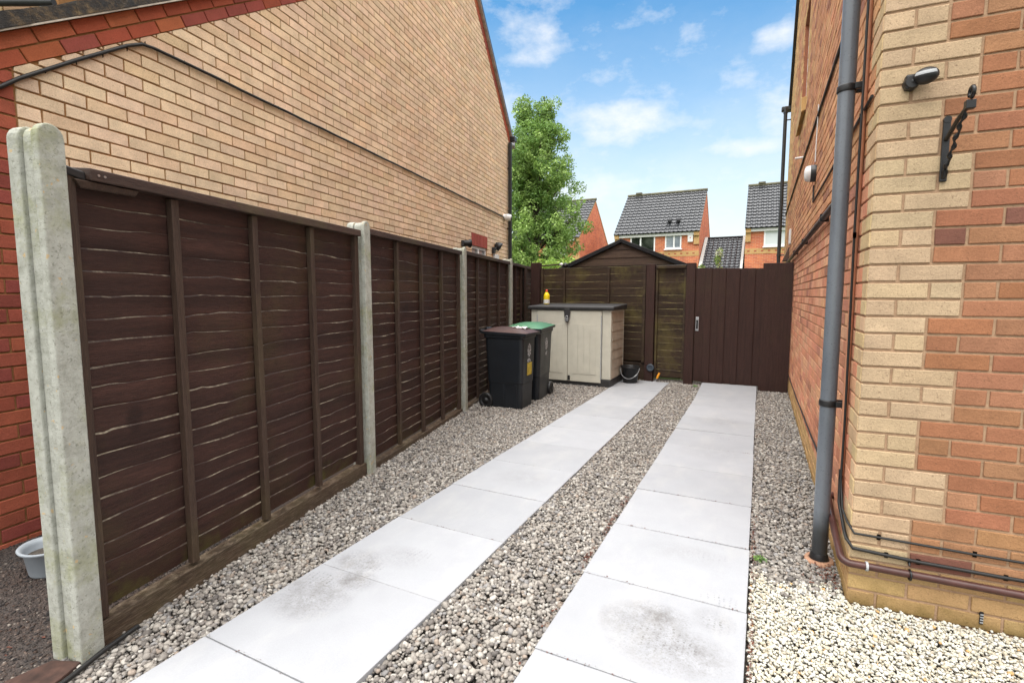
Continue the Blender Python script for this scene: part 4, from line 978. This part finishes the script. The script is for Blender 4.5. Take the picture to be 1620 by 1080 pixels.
# ------------------------------------------------------------------ bins
def wheelie(root, o, fwd, lidmat, W_=.40, D_=.50, H_=.885, print_on='front', yaw=0):
    """fwd: direction the bin faces; wheels and handle at the back"""
    fr = Frame(o, fwd)       # a forward, n to the right side
    def ring(zz, d0, d1, hw, r_=.045):
        pts = []
        for (ca, cn, st) in ((d1-r_, hw-r_, 0), (d1-r_, -hw+r_, -1), (d0+r_, -hw+r_, -2), (d0+r_, hw-r_, -3)):
            for k_ in range(5):
                t_ = math.pi/2 - (k_/4)*math.pi/2 + st*math.pi/2
                pts.append((ca+r_*math.cos(t_-0) if False else ca + r_*math.sin(math.pi/2*(k_/4) + (-st)*math.pi/2), cn + r_*math.cos(math.pi/2*(k_/4)+(-st)*math.pi/2), zz))
        return pts
    prof = [(.0,-.40*D_,.42*D_,.42*W_),(.02,-.42*D_,.44*D_,.435*W_),(.10,-.425*D_,.445*D_,.44*W_),(.30,-.43*D_,.455*D_,.455*W_),(.32,-.445*D_,.468*D_,.465*W_),(H_-.06,-.5*D_,.5*D_,.5*W_),(H_-.055,-.53*D_,.53*D_,.53*W_),(H_,-.535*D_,.535*D_,.535*W_)]
    mb = MB(); V = []; n = 20
    for (zz, d0, d1, hw) in prof: V += [fr(*p) for p in ring(zz, d0, d1, hw)]
    fc = [(i*n+k_, i*n+(k_+1) % n, (i+1)*n+(k_+1) % n, (i+1)*n+k_) for i in range(len(prof)-1) for k_ in range(n)]
    mb.add(V, fc, 0, None, False); mb.add(V[:n], [list(range(n))[::-1]]); mb.add(V[-n:], [list(range(n))])
    body = mb.build('body', M['bin_plastic'], root)
    bv = body.modifiers.new('Bevel','BEVEL'); bv.width = .004; bv.segments = 2; bv.limit_method = 'ANGLE'; bv.angle_limit = R(35)
    # ribs on both sides near the foot
    mb = MB(); fr_l = .0
    mb.box(fr, .14, .17, .448*W_-.006, .465*W_, .02, .30); mb.box(fr, -.02, .0, .448*W_-.006, .463*W_, .02, .30); mb.build('rib', M['bin_plastic'], body, bevel=.004)
    # lid: slightly domed, overhanging, hinged at the back
    mb = MB(); na, nn_ = 10, 10; V = []
    d0, d1, hw = -.56*D_, .60*D_, .57*W_
    for i in range(na+1):
        for j in range(nn_+1):
            a_ = d0+(d1-d0)*i/na; b_ = -hw+2*hw*j/nn_
            u_, v_ = 2*i/na-1, 2*j/nn_-1
            rise = .050*(1-abs(u_)**4)*(1-abs(v_)**4) + .018*(1-u_)/2
            V.append(fr(a_, b_, H_+.006+rise))
    q = [(i*(nn_+1)+j, (i+1)*(nn_+1)+j, (i+1)*(nn_+1)+j+1, i*(nn_+1)+j+1) for i in range(na) for j in range(nn_)]
    mb.add(V, q, 0, None, True)
    # skirt
    sk = [(d0,-hw),(d1,-hw),(d1,hw),(d0,hw)]
    for i in range(4):
        p, p2 = sk[i], sk[(i+1) % 4]; zt0 = H_+.006+(.018 if p[0] == d0 else 0); zt1 = H_+.006+(.018 if p2[0] == d0 else 0)
        mb.poly([fr(p[0],p[1],zt0), fr(p2[0],p2[1],zt1), fr(p2[0],p2[1],zt1-.03), fr(p[0],p[1],zt0-.03)], 1)
    lid = mb.build('lid', [M[lidmat], M['bin_plastic']], root, fixn=False)
    mb = MB()
    mb.tube([fr(-.56*D_,-.4*W_,H_+.0), fr(-.66*D_,-.4*W_,H_+.02), fr(-.66*D_,.4*W_,H_+.02), fr(-.56*D_,.4*W_,H_+.0)], .016, 10); mb.tube([fr(-.60*D_,-.16*W_,H_+.035), fr(-.60*D_,.16*W_,H_+.035)], .022, 10)
    mb.build('handle', M['black_plastic'], root)
    for sg in (-1,1):
        c_ = fr(-.44*D_-.02, sg*(.40*W_), .088); axn = fr.n*sg
        mb = MB(); mb.lathe(c_, [(.045,-.005),(.088,-.004),(.094,.008),(.094,.035),(.086,.045),(.062,.046),(.055,.036),(.03,.036),(.026,.05),(.0,.052)], 26, axis=tuple(axn)); mb.build('wheel', M['black_plastic'], root)
    return fr
b1 = thing('wheelie_bin', (-2.70,5.39,0), 'black wheelie bin with brown lid and yellow sticker, nearest of the two', 'wheelie bin', 'wheelie bins')
f1 = wheelie(b1, (-2.695,5.395,-.025), (1,.03,0), 'lid_brown', W_=.40, D_=.50, H_=.905)
b2 = thing('wheelie_bin', (-2.68,5.98,0), 'black wheelie bin with green lid, in front of the storage box', 'wheelie bin', 'wheelie bins')
f2_ = wheelie(b2, (-2.695,5.99,-.02), (.10,-1,0), 'lid_green', W_=.44, D_=.56, H_=.925)
def decal(fr, root, side, lo, hi, z0, z1, D_, W_, mat, oval=True, name='emblem'):
    mb = MB(); pts = []
    prof = lambda zz: (.468+(.5-.468)*(zz-.32)/(.825-.32)) if zz > .32 else .455
    n = 20
    sh_ = [(math.cos(2*math.pi*i/n), math.sin(2*math.pi*i/n)) for i in range(n)] if oval else [(-1,-1),(1,-1),(1,1),(-1,1)]
    for (x_, y_) in sh_:
        a_ = (lo+hi)/2+x_*(hi-lo)/2; zz = (z0+z1)/2+y_*(z1-z0)/2; off = prof(zz)
        pts.append(fr(off*D_+.003, a_, zz+.0) if side == 'front' else fr(a_, -(off*W_)-.003, zz))
    mb.poly(pts); mb.build(name, M[mat], root, fixn=False)
decal(f1, b1, 'front', -.055, .055, .62, .78, .50, .40, 'crest_print'); decal(f1, b1, 'front', -.05, .05, .56, .60, .50, .40, 'crest_print', False, 'printed_text')
decal(f1, b1, 'front', -.10, .045, .40, .55, .50, .40, 'sticker_yellow', False, 'sticker')
decal(f2_, b2, 'side', -.06, .06, .64, .80, .56, .44, 'crest_print') ; decal(f2_, b2, 'side', -.04, .04, .57, .62, .56, .44, 'crest_print', False, 'printed_text')
# torn paper lying on the brown lid
mb = MB(); V = []
for i in range(8):
    for j in range(5): V.append(f1(.02+.20*i/7, -.12+.18*j/4, .965+.012*math.sin(i*1.7+j)+.010*rnd.random()-.02*abs(i/7-.4)))
mb.add(V, [(i*5+j,(i+1)*5+j,(i+1)*5+j+1,i*5+j+1) for i in range(7) for j in range(4)], 0, None, False); o = mb.build('plastic_sheet', M['paper'], fixn=False); tag(o, 'crumpled pale sheet lying on the brown bin lid', 'plastic sheet')

# ------------------------------------------------------------------ storage box
sb = thing('storage_box', (-2.54,7.45,0), 'beige plastic storage box with charcoal lid beside the bins', 'storage box')
X0, X1, Y0, Y1 = -3.155, -1.905, 7.05, 7.80; Bq = Frame((0,0,0), (1,0,0), (0,1,0))
mb = MB(); mb.box(Bq, X0, X1, Y0+.01, Y1, -.03, .085); mb.box(Bq, X1-.165, X1+.012, Y0-.008, Y1+.01, -.03, .10); mb.build('base', M['charcoal_plastic'], sb, bevel=.012)
mb = MB(); mb.box(Bq, X0+.01, X1-.0, Y0+.03, Y1-.01, .086, 1.112)
mb.box(Bq, X1-.13, X1+.004, Y0+.002, Y0+.05, .101, 1.109); mb.box(Bq, X0-.004, X0+.10, Y0+.002, Y0+.05, .086, 1.109); mb.box(Bq, X1-.02, X1+.006, Y1-.06, Y1, .101, 1.10); mb.build('body', M['beige_plastic'], sb, bevel=.008)
mb = MB(); nsl = 7
for k_ in range(nsl):
    za = .11+k_*.138; mb.hexa([(X1,Y0+.06,za),(X1+.010,Y0+.06,za),(X1+.010,Y1-.07,za),(X1,Y1-.07,za),(X1,Y0+.06,za+.134),(X1+.004,Y0+.06,za+.134),(X1+.004,Y1-.07,za+.134),(X1,Y1-.07,za+.134)])
mb.build('side_panel', M['beige_panel'], sb, bevel=.003)
xm = -2.560
for (xa, xb) in ((X0+.105, xm-.003), (xm+.003, X1-.137)):
    mb = MB(); mb.box(Bq, xa, xb, Y0-.012, Y0+.028, .045, 1.098)
    dr = mb.build('door', M['beige_plastic'], sb, bevel=.006)
    mb = MB(); w_ = (xb-xa-.14)/4
    for k_ in range(4): mb.box(Bq, xa+.07+k_*w_+.006, xa+.07+(k_+1)*w_-.006, Y0-.0175, Y0-.0122, .16, .90)
    mb.build('ribbing', M['beige_plastic'], dr, bevel=.003)
    mb = MB(); mb.tube([(xb-.0 if xa > xm else xa, Y0-.014, .10), (xb-.0 if xa > xm else xa, Y0-.014, 1.03)], .008, 8); mb.build('hinge', M['grey_clip'], dr)
mb = MB(); mb.box(Bq, xm+.010, xm+.045, Y0-.020, Y0-.0125, .06, .13); mb.build('bolt', M['black_plastic'], sb, bevel=.003)
mb = MB(); mb.hexa([(X0-.05,Y0-.040,1.110),(X1+.045,Y0-.040,1.110),(X1+.045,Y1+.02,1.110),(X0-.05,Y1+.02,1.110),(X0-.05,Y0-.040,1.162),(X1+.045,Y0-.040,1.162),(X1+.045,Y1+.02,1.195),(X0-.05,Y1+.02,1.195)])
mb.build('lid', M['charcoal_plastic'], sb, bevel=.016, seg=3)
mb = MB(); hp_ = [(xm-.045,.0),(xm-.05,.06),(xm-.03,.10),(xm+.03,.10),(xm+.05,.06),(xm+.045,.0),(xm+.03,-.09),(xm,-.115),(xm-.03,-.09)]
mb.prism([(x_, Y0-.03, 1.035+zz) for x_, zz in hp_], (0,-.018,0)); hs_ = mb.build('hasp', M['charcoal_plastic'], sb, bevel=.006)
mb = MB()
mb.tube([(xm+.020*math.cos(t_), Y0-.058, .995+.028*math.sin(t_)) for t_ in [i*math.pi/8 for i in range(9)]], .005, 8); mb.box(Bq, xm-.026, xm+.026, Y0-.068, Y0-.050, .945, .992); mb.build('padlock', M['steel'], hs_, bevel=.003)
# bottle on the lid
bt = thing('bottle', (-3.05,7.40,1.187), 'yellow bottle with red cap standing on the storage box lid', 'bottle')
mb = MB(); bo = (-3.05,7.40,1.186); mb.lathe(bo, [(.044,0),(.048,.008),(.048,.13),(.046,.145),(.030,.172),(.017,.190),(.016,.200)], 24); mb.build('body', M['yellow_plastic'], bt)
mb = MB(); mb.lathe(bo, [(.0186,.192),(.0186,.218),(.010,.228),(.0,.229)], 18); mb.build('cap', M['red_plastic'], bt)
mb = MB(); mb.lathe(bo, [(.0487,.012),(.0487,.072)], 24); mb.v = mb.v; mb.build('paper_label', M['paper'], bt)
# bucket
bk = thing('bucket', (-1.745,7.56,0), 'black bucket with wire handle beside the storage box', 'bucket')
mb = MB(); bo = (-1.735,7.58,-.012); mb.lathe(bo, [(.0,.0),(.100,.001),(.105,.01),(.132,.235),(.143,.238),(.145,.262),(.138,.264),(.130,.24),(.10,.014),(.0,.012)], 30); mb.build('body', M['black_plastic'], bk)
mb = MB(); c_ = Vector(bo)
mb.tube([c_+Vector((.142*math.cos(t_), -.142*abs(math.sin(t_))*.80-.02, .235-.15*math.sin(t_))) for t_ in [math.pi-i*math.pi/18 for i in range(19)]], .0042, 8)
mb.tube([c_+Vector((.142*math.cos(t_), -.142*abs(math.sin(t_))*.80-.02, .235-.15*math.sin(t_))) for t_ in (R(35),R(52))], .010, 8); mb.build('handle', M['grey_clip'], bk)
# round cap on the timber post and trowel
hr = thing('hose_reel', BF(BX(-1.49),.035,.21), 'small round blue black reel on the foot of the timber post', 'hose reel')
mb = MB(); c_ = BF(BX(-1.485),.035,.205); mb.lathe(c_, [(.022,.0),(.055,.001),(.060,.012),(.055,.028),(.040,.032),(.030,.022),(.022,.022)], 24, axis=tuple(BF.n)); mb.build('rim', M['reel_blue'], hr)
mb = MB(); mb.lathe(c_, [(.021,.002),(.018,.014),(.0,.018)], 18, axis=tuple(BF.n)); mb.build('hub', M['grey_clip'], hr)
tr_ = thing('trowel', BF(BX(-1.36),.06,0), 'small trowel with orange handle leaning on the narrow fence panel', 'trowel')
mb = MB(); mb.tube([BF(BX(-1.375),.065,.045), BF(BX(-1.36),.055,.09), BF(BX(-1.342),.045,.135)], [.013,.018,.014], 12); mb.build('handle', M['orange_handle'], tr_)
mb = MB(); mb.tube([BF(BX(-1.40),.075,-.0), BF(BX(-1.375),.065,.047)], .005, 8); mb.hexa([BF(BX(-1.445),.08,-.035),BF(BX(-1.385),.08,-.035),BF(BX(-1.385),.083,-.035),BF(BX(-1.445),.083,-.035),BF(BX(-1.42),.074,.01),BF(BX(-1.385),.074,.01),BF(BX(-1.385),.077,.01),BF(BX(-1.42),.077,.01)]); mb.build('blade', M['steel'], tr_)
# bowl, plank and hose by the near post
bwl = thing('bowl', (-3.06,1.08,0), 'grey plastic bowl on the tarmac by the red brick wall', 'bowl')
mb = MB(); mb.lathe((-3.06,1.08,-.012), [(.0,.0),(.070,.001),(.075,.01),(.090,.112),(.108,.124),(.112,.133),(.107,.138),(.095,.132),(.086,.117),(.072,.02),(.0,.014)], 32, sx=1.12, sy=.95); mb.build('body', M['grey_bowl'], bwl)
mb = MB(); mb.lathe((-3.06,1.08,-.012), [(.084,.090),(.05,.097),(.0,.099)], 20, sx=1.1, sy=.93); mb.build('soil_fill', M['soil'], bwl)
mb = MB(); mb.hexa([(-2.285,.66,-.05),(-2.10,.69,-.05),(-2.165,.835,-.05),(-2.265,.785,-.05),(-2.285,.66,.004),(-2.10,.69,.002),(-2.165,.835,.002),(-2.265,.785,.004)]); tag(mb.build('plank', M['dark_plank'], bevel=.004), 'short dark brown plank on the ground at the foot of the nearest concrete post', 'plank')
cable('hose', [(-2.19,1.03,.004),(-2.145,.89,.008),(-2.10,.775,.006),(-2.05,.62,.004),(-2.02,.4,.004)], .0095, 'black hose end lying on gravel beside the nearest post', cat='hose')
# rail over the back fence
rl = thing('rail', (-3.55,8.35,1.85), 'dark rail with a white and black end above the back fence corner', 'rail')
mb = MB(); mb.tube([(-3.62,8.35,1.845),(-3.22,8.42,1.868)], .013, 10); mb.tube([(-3.62,8.35,-.05),(-3.62,8.35,1.845)], .013, 10); mb.tube([(-3.18,8.43,-.05),(-3.18,8.43,1.80)], .013, 10); mb.build('bar', M['dark_plank'], rl)
mb = MB(); mb.lathe((-3.19,8.42,1.868), [(.0,-.03),(.026,-.02),(.034,0),(.026,.02),(.0,.03)], 16); mb.build('end_knob', M['white_plastic'], rl)
mb = MB(); mb.lathe((-3.12,8.43,1.85), [(.0,-.05),(.045,-.03),(.055,.0),(.04,.03),(.0,.05)], 16); mb.build('cover', M['black_plastic'], rl)

# ------------------------------------------------------------------ far houses
def roof_mesh(mb, x0, x1, y0, z0, y1, z1, pw=.22, ph=.29):
    """pantiled slope facing the viewer, rows as steps with a rounded profile"""
    L_ = math.hypot(y1-y0, z1-z0); rows = int(L_/ph); cols = int((x1-x0)/pw); sub = 8
    up = Vector((0,(y1-y0)/L_,(z1-z0)/L_)); nr = Vector((0,-up.z,up.y)); V = []; nx = cols*sub+1
    for r_ in range(rows):
        for e in (0,1):
            for k_ in range(nx):
                u_ = k_/sub; prof = .030*max(0, math.sin(math.pi*2*(u_ % 1)))**1.0 + .006
                p = Vector((x0+(x1-x0)*k_/(nx-1), y0, z0)) + up*((r_+e)*L_/rows) + nr*(prof + (.038 if e == 0 else .0))
                V.append(p)
    F_ = []
    for r_ in range(rows):
        b0 = r_*2*nx
        for k_ in range(nx-1):
            F_.append((b0+k_, b0+k_+1, b0+nx+k_+1, b0+nx+k_))
            if r_ < rows-1: F_.append((b0+nx+k_, b0+nx+k_+1, b0+2*nx+k_+1, b0+2*nx+k_))
            if r_ == 0: pass
    mb.add(V, F_, 0)
    # under-sheet closes the gaps
    mb.poly([Vector((x0,y0,z0)), Vector((x1,y0,z0)), Vector((x1,y1,z1)), Vector((x0,y1,z1))])
def far_house(x0, x1, label, windows, alarm=None, depth=6.0, y0=28.0, ez=4.72, rz=7.27):
    h = thing('detached_house', ((x0+x1)/2, y0+depth/2, 0), label, 'house', 'orange brick houses behind the garden'); yr = y0+depth/2; y1 = y0+depth
    mb = MB()
    mb.poly([(x0,y0,-.06),(x1,y0,-.06),(x1,y0,ez-.25),(x0,y0,ez-.25)]); mb.poly([(x0,y1,-.06),(x1,y1,-.06),(x1,y1,ez),(x0,y1,ez)])
    for x in (x0, x1): mb.poly([(x,y0,-.06),(x,y1,-.06),(x,y1,ez+.02),(x,yr,rz-.02),(x,y0,ez+.02)])
    mb.build('wall', M['far_red'], h, fixn=False)
    mb = MB(); roof_mesh(mb, x0-.04, x1+.04, y0-.22, ez-.10, yr, rz); mb.build('roof', M['roof_tile'], h, fixn=False)
    mb = MB(); mb.poly([(x0,y1+.2,ez-.1),(x1,y1+.2,ez-.1),(x1,yr,rz),(x0,yr,rz)]); mb.build('rear_roof', M['roof_tile'], h, fixn=False)
    mb = MB(); mb.tube([(x0-.05,yr,rz+.02),(x1+.05,yr,rz+.02)], .09, 10); mb.box(W0, x0+.45, x0+.80, yr-.12, yr+.12, rz+.08, rz+.17); mb.build('ridge', M['ridge_tile'], h)
    mb = MB(); mb.box(W0, x0+.24, x1-.26, y0-.12, y0-.02, ez-.26, ez-.11); mb.box(W0, x0+.24, x1-.26, y0-.02, y0-.003, ez-.26, ez-.24); mb.build('fascia', M['white_trim'], h, bevel=.01)
    for (xa, xb) in ((x0-.003, x0+.24), (x1-.26, x1+.003)):       # corbelled kneelers
        mb = MB(); mb.box(W0, xa, xb, y0-.08, y0-.003, ez-.75, ez-.30); mb.box(W0, xa, xb, y0-.17, y0-.003, ez-.2995, ez-.04)
        mb.build('kneeler', M['far_yellow'], h)
    mb = MB(); mb.box(W0, x0-.012, x1+.012, y0-.012, y0-.002, 3.37, 3.64)
    for sx_ in (x0-.012, x1+.002): mb.box(W0, sx_, sx_+.010, y0, y0+.5, 3.37, 3.64) if False else None
    nq = int((x1-x0)/.31)
    for q_ in range(nq): mb.box(W0, x0+.10+q_*.31, x0+.21+q_*.31, y0-.0165, y0-.0125, 3.48, 3.545, 1)
    mb.build('string_course', [M['far_yellow'], M['red_render']], h)
    for x in (x0-.02, x1+.004):      # pale verge lines up the gables
        mb = MB(); mb.prism([(x,y0-.2,ez-.14),(x,yr,rz-.06),(x,yr,rz-.16),(x,y0-.1,ez-.17)], (.016,0,0)); mb.prism([(x,y1+.2,ez-.14),(x,yr,rz-.06),(x,yr,rz-.16),(x,y1+.1,ez-.17)], (.016,0,0))
        mb.build('verge', M['far_yellow'], h)
    for (xa, xb, za, zb, mull, gm) in windows:
        mb = MB(); g = .07
        parts = [(xa,xb,za,za+g),(xa,xb,zb-g,zb),(xa,xa+g,za+g,zb-g),(xb-g,xb,za+g,zb-g)] + [(m-.04,m+.04,za+g,zb-g) for m in mull]
        for (p0,p1,q0,q1) in parts: mb.box(W0, p0, p1, y0-.035, y0-.004, q0, q1)
        wn = mb.build('window', M['white_frame'], h, bevel=.006)
        mb = MB(); mb.poly([(xa+.02,y0-.008,za+.02),(xb-.02,y0-.008,za+.02),(xb-.02,y0-.008,zb-.02),(xa+.02,y0-.008,zb-.02)]); mb.build('pane', M[gm], wn, fixn=False)
        mb = MB(); mb.box(W0, xa-.05, xb+.05, y0-.08, y0-.036, za-.06, za-.004); mb.build('sill', M['white_frame'], wn, bevel=.006)
    if alarm:
        mb = MB(); mb.box(W0, alarm-.13, alarm+.13, y0-.10, y0-.004, 4.10, 4.48); mb.box(W0, alarm-.03, alarm+.03, y0-.104, y0-.1005, 4.29, 4.34, 1); mb.build('alarm_box', [M['white_plastic'], M['red_plastic']], h, bevel=.03)
    return h
far_house(-7.42, -2.98, 'middle orange brick house with dark tiled roof and white alarm box', [(-6.56,-5.22,3.30,4.58,[-6.0],'glass_dark'),(-4.70,-3.86,3.78,4.58,[-4.24],'glass')], alarm=-3.41)
far_house(-.79, 3.9, 'orange brick house partly hidden by the right wall, with blind in its window', [(.04,1.3,3.72,4.55,[],'blind'),(2.2,3.2,3.72,4.55,[2.7],'glass')])
far_house(-14.0, -9.50, 'brick house showing its plain gable end behind the tall tree', [(-11.4,-10.3,3.72,4.55,[-10.85],'glass')])
# vents on the middle roof
mh = [o for o in bpy.data.objects if o.name.startswith('detached_house')][0]
for vx in (-4.55,-4.10):
    mb = MB(); yv, zv = 28.55, 5.33; mb.hexa([(vx-.10,yv-.25,zv-.12),(vx+.10,yv-.25,zv-.12),(vx+.10,yv+.15,zv+.10),(vx-.10,yv+.15,zv+.10),(vx-.10,yv-.25,zv+.0),(vx+.10,yv-.25,zv+.0),(vx+.10,yv+.05,zv+.12),(vx-.10,yv+.05,zv+.12)]); mb.build('roof_vent', M['felt'], mh, bevel=.01)
gh = thing('garage', (-1.88,30.2,0), 'low dark tiled garage between two orange brick houses', 'garage')
mb = MB(); x0, x1 = -2.93, -.85; 
mb.poly([(x0,27.4,-.06),(x1,27.4,-.06),(x1,27.4,2.5),(x0,27.4,2.5)]); mb.poly([(x0,34,-.06),(x1,34,-.06),(x1,34,2.5),(x0,34,2.5)])
mb.build('wall', M['far_red'], gh, fixn=False)
mb = MB(); roof_mesh(mb, x0, x1, 27.2, 2.40, 30.6, 4.47); mb.poly([(x0,34.1,2.4),(x1,34.1,2.4),(x1,30.6,4.47),(x0,30.6,4.47)]); mb.build('roof', M['roof_tile'], gh, fixn=False)
for x, w_ in ((x0-.015,.16),(x1-.13,.12)):
    mb = MB(); mb.prism([(x,27.15,2.36),(x,30.6,4.46),(x,30.6,4.58),(x,27.15,2.50)], (w_,0,0)); mb.build('verge', M['concrete_pad'], gh)
mb = MB(); mb.tube([(x0,30.6,4.49),(x1,30.6,4.49)], .08, 10); mb.build('ridge', M['felt'], gh)

# ------------------------------------------------------------------ vegetation
def leaves(mb_name, centers, radii, n, size, root, cols, up=.3, mat='leaf'):
    """n small leaf quads around clump centres; one mesh"""
    centers = np.array(centers); radii = np.array(radii); wts = radii**2; wts = wts/wts.sum()
    idx = npr.choice(len(centers), n, p=wts)
    d = npr.normal(size=(n,3)); d /= np.linalg.norm(d,axis=1)[:,None]; rr = npr.uniform(0.15,1,n)**(1/2.2)
    pos = centers[idx] + d*rr[:,None]*radii[idx][:,None]*np.array([1,1,.85])
    nr = npr.normal(size=(n,3)) + d*.5 + np.array([0,0,up]); nr /= np.linalg.norm(nr,axis=1)[:,None]
    u = np.cross(nr, npr.normal(size=(n,3))); u /= np.linalg.norm(u,axis=1)[:,None]; v = np.cross(nr,u)
    s = size*npr.uniform(.6,1.35,n)[:,None]
    q = np.stack([pos-u*s, pos+v*s*.5-u*s*.1, pos+u*s, pos-v*s*.5+u*s*.1],1).reshape(-1,3)
    off = np.array(root.location)
    me = bpy.data.meshes.new(mb_name); me.vertices.add(4*n); me.vertices.foreach_set('co', (q-off).ravel().astype(np.float32))
    me.loops.add(4*n); me.loops.foreach_set('vertex_index', np.arange(4*n,dtype=np.int32)); me.polygons.add(n)
    me.polygons.foreach_set('loop_start', (np.arange(n)*4).astype(np.int32)); me.polygons.foreach_set('loop_total', np.full(n,4,np.int32))
    cl = palette(len(centers), cols, [1]*len(cols), .15)[idx]*npr.uniform(.75,1.25,(n,1))
    at = me.color_attributes.new('Col','FLOAT_COLOR','POINT'); at.data.foreach_set('color', np.concatenate([np.repeat(cl,4,0),np.ones((4*n,1))],1).ravel().astype(np.float32))
    me.update(calc_edges=True); me.materials.append(M[mat]); o = bpy.data.objects.new(mb_name, me); C.objects.link(o); o.parent = root; return o
tr = thing('tree', (-8.0,18.2,0), 'tall bright green leafy tree behind the fence corner', 'tree')
tx, ty = -8.0, 18.2
def crown_r(zz):
    pts = [(0.6,1.6),(1.4,2.0),(2.4,2.05),(3.2,2.05),(4.6,1.95),(6.0,1.65),(7.2,1.3),(8.2,.85),(8.8,.45)]
    for (a_, ra), (b_, rb) in zip(pts, pts[1:]):
        if a_ <= zz <= b_: return ra+(rb-ra)*(zz-a_)/(b_-a_)
    return .2
mb = MB(); tips = []; rads = []
mb.tube([(tx,ty,-.06),(tx+.05,ty,1.5),(tx+.0,ty,3.5),(tx-.1,ty,5.6),(tx-.05,ty,7.8)], [.17,.13,.10,.065,.02], 10)
r2 = random.Random(5)
for k_ in range(130):
    z0 = r2.uniform(.3,7.4); ang = r2.uniform(0,6.28); zt = min(8.6, z0+r2.uniform(.7,1.9)); rt = crown_r(zt)*r2.uniform(.45,1.04)
    e = Vector((tx+rt*math.cos(ang), ty+rt*math.sin(ang), zt)); s0 = Vector((tx,ty,z0)); md = s0.lerp(e,.5)+Vector((r2.uniform(-.1,.1),r2.uniform(-.1,.1),r2.uniform(-.15,.05)))
    mb.tube([s0,md,e], [.045,.028,.008], 6, caps=False)
    for q_ in range(5):
        t_ = .38+.66*q_/4; c_ = (s0.lerp(md,t_*2) if t_ < .5 else md.lerp(e,(t_-.5)*2)) + Vector((r2.gauss(0,.12),r2.gauss(0,.12),r2.gauss(0,.14)))
        tips.append(c_[:]); rads.append(r2.uniform(.16,.36))
for _ in range(330):
    zz = r2.uniform(1.0,7.6); ang = r2.uniform(0,6.28); rt = crown_r(zz)*math.sqrt(r2.uniform(.05,1))
    tips.append((tx+rt*math.cos(ang), ty+rt*math.sin(ang), zz)); rads.append(r2.uniform(.16,.34))
# the two leaders
for lx, hz_ in ((-.55,8.35),(.42,8.75)):
    mb.tube([(tx,ty,5.2),(tx+lx*.7,ty-.1,6.8),(tx+lx,ty-.15,hz_)], [.05,.035,.01], 6)
    for q_ in range(12):
        zz = hz_-1.9+q_*.16; wv_ = .30*(1-.6*max(0,(zz-hz_+1)/1.0)); tips.append((tx+lx*(.7+.3*q_/11)+r2.gauss(0,wv_*.7), ty-.15+r2.gauss(0,wv_*.7), zz)); rads.append(r2.uniform(.16,.30))
mb.build('trunk', M['bark'], tr)
leaves('crown', tips, rads, 84000, .052, tr, [(.19,.31,.08),(.24,.37,.09),(.135,.245,.062),(.29,.42,.12)])
# twigs of leaves standing off on the right side
bs_ = thing('bush', (-4.72,13,0), 'yellow green bush left of the shed roof', 'bush')
cs_ = [(-4.72+r2.gauss(0,.28),13+r2.gauss(0,.3),.9+r2.random()*1.45) for _ in range(40)]
mb = MB()
for c_ in cs_[:14]: mb.tube([(-4.72,13,-.06),c_], [.02,.005], 5, caps=False)
mb.build('stem', M['bark'], bs_); leaves('foliage', cs_, [.2]*40, 3600, .05, bs_, [(.30,.42,.06),(.24,.38,.06),(.36,.40,.10)])
sh2 = thing('shrub', (-.66,9.35,0), 'small pale variegated shrub peeping over the gate', 'shrub')
cs_ = [(-.66+r2.gauss(0,.06)*(2.15-zz)*1.3, 9.35+r2.gauss(0,.05), zz) for zz in [1.2+.9*(q_/29) for q_ in range(30)]] + [(-.93+r2.gauss(0,.04),9.35,1.62+r2.random()*.26) for _ in range(7)] + [(-.42+r2.gauss(0,.05),9.35,1.6+r2.random()*.2) for _ in range(6)]
mb = MB(); mb.tube([(-.66,9.35,-.06),(-.66,9.35,2.05)], [.02,.004], 6); mb.tube([(-.66,9.35,.9),(-.93,9.35,1.85)], [.01,.003], 5); mb.tube([(-.66,9.35,.9),(-.42,9.35,1.78)], [.01,.003], 5); mb.build('stem', M['bark'], sh2)
leaves('foliage', cs_, [.062]*len(cs_), 900, .022, sh2, [(.62,.64,.40),(.44,.52,.22),(.72,.72,.55),(.25,.36,.10)])
# weed tufts in the gravel
for (x_, y_, lb) in ((.045,2.72,'tiny green weed at the edge of the right strip beside the white pebbles'),(-.80,7.66,'tiny green weed in gravel at the foot of the gate post')):
    wd = thing('weed', (x_,y_,-.02), lb, 'weed'); cs_ = [(x_+r2.gauss(0,.014),y_+r2.gauss(0,.014),-.002+r2.random()*.014) for _ in range(12)]
    leaves('foliage', cs_, [.012]*12, 130, .006, wd, [(.10,.22,.05),(.16,.28,.07)])
# distant greenery low behind the tree
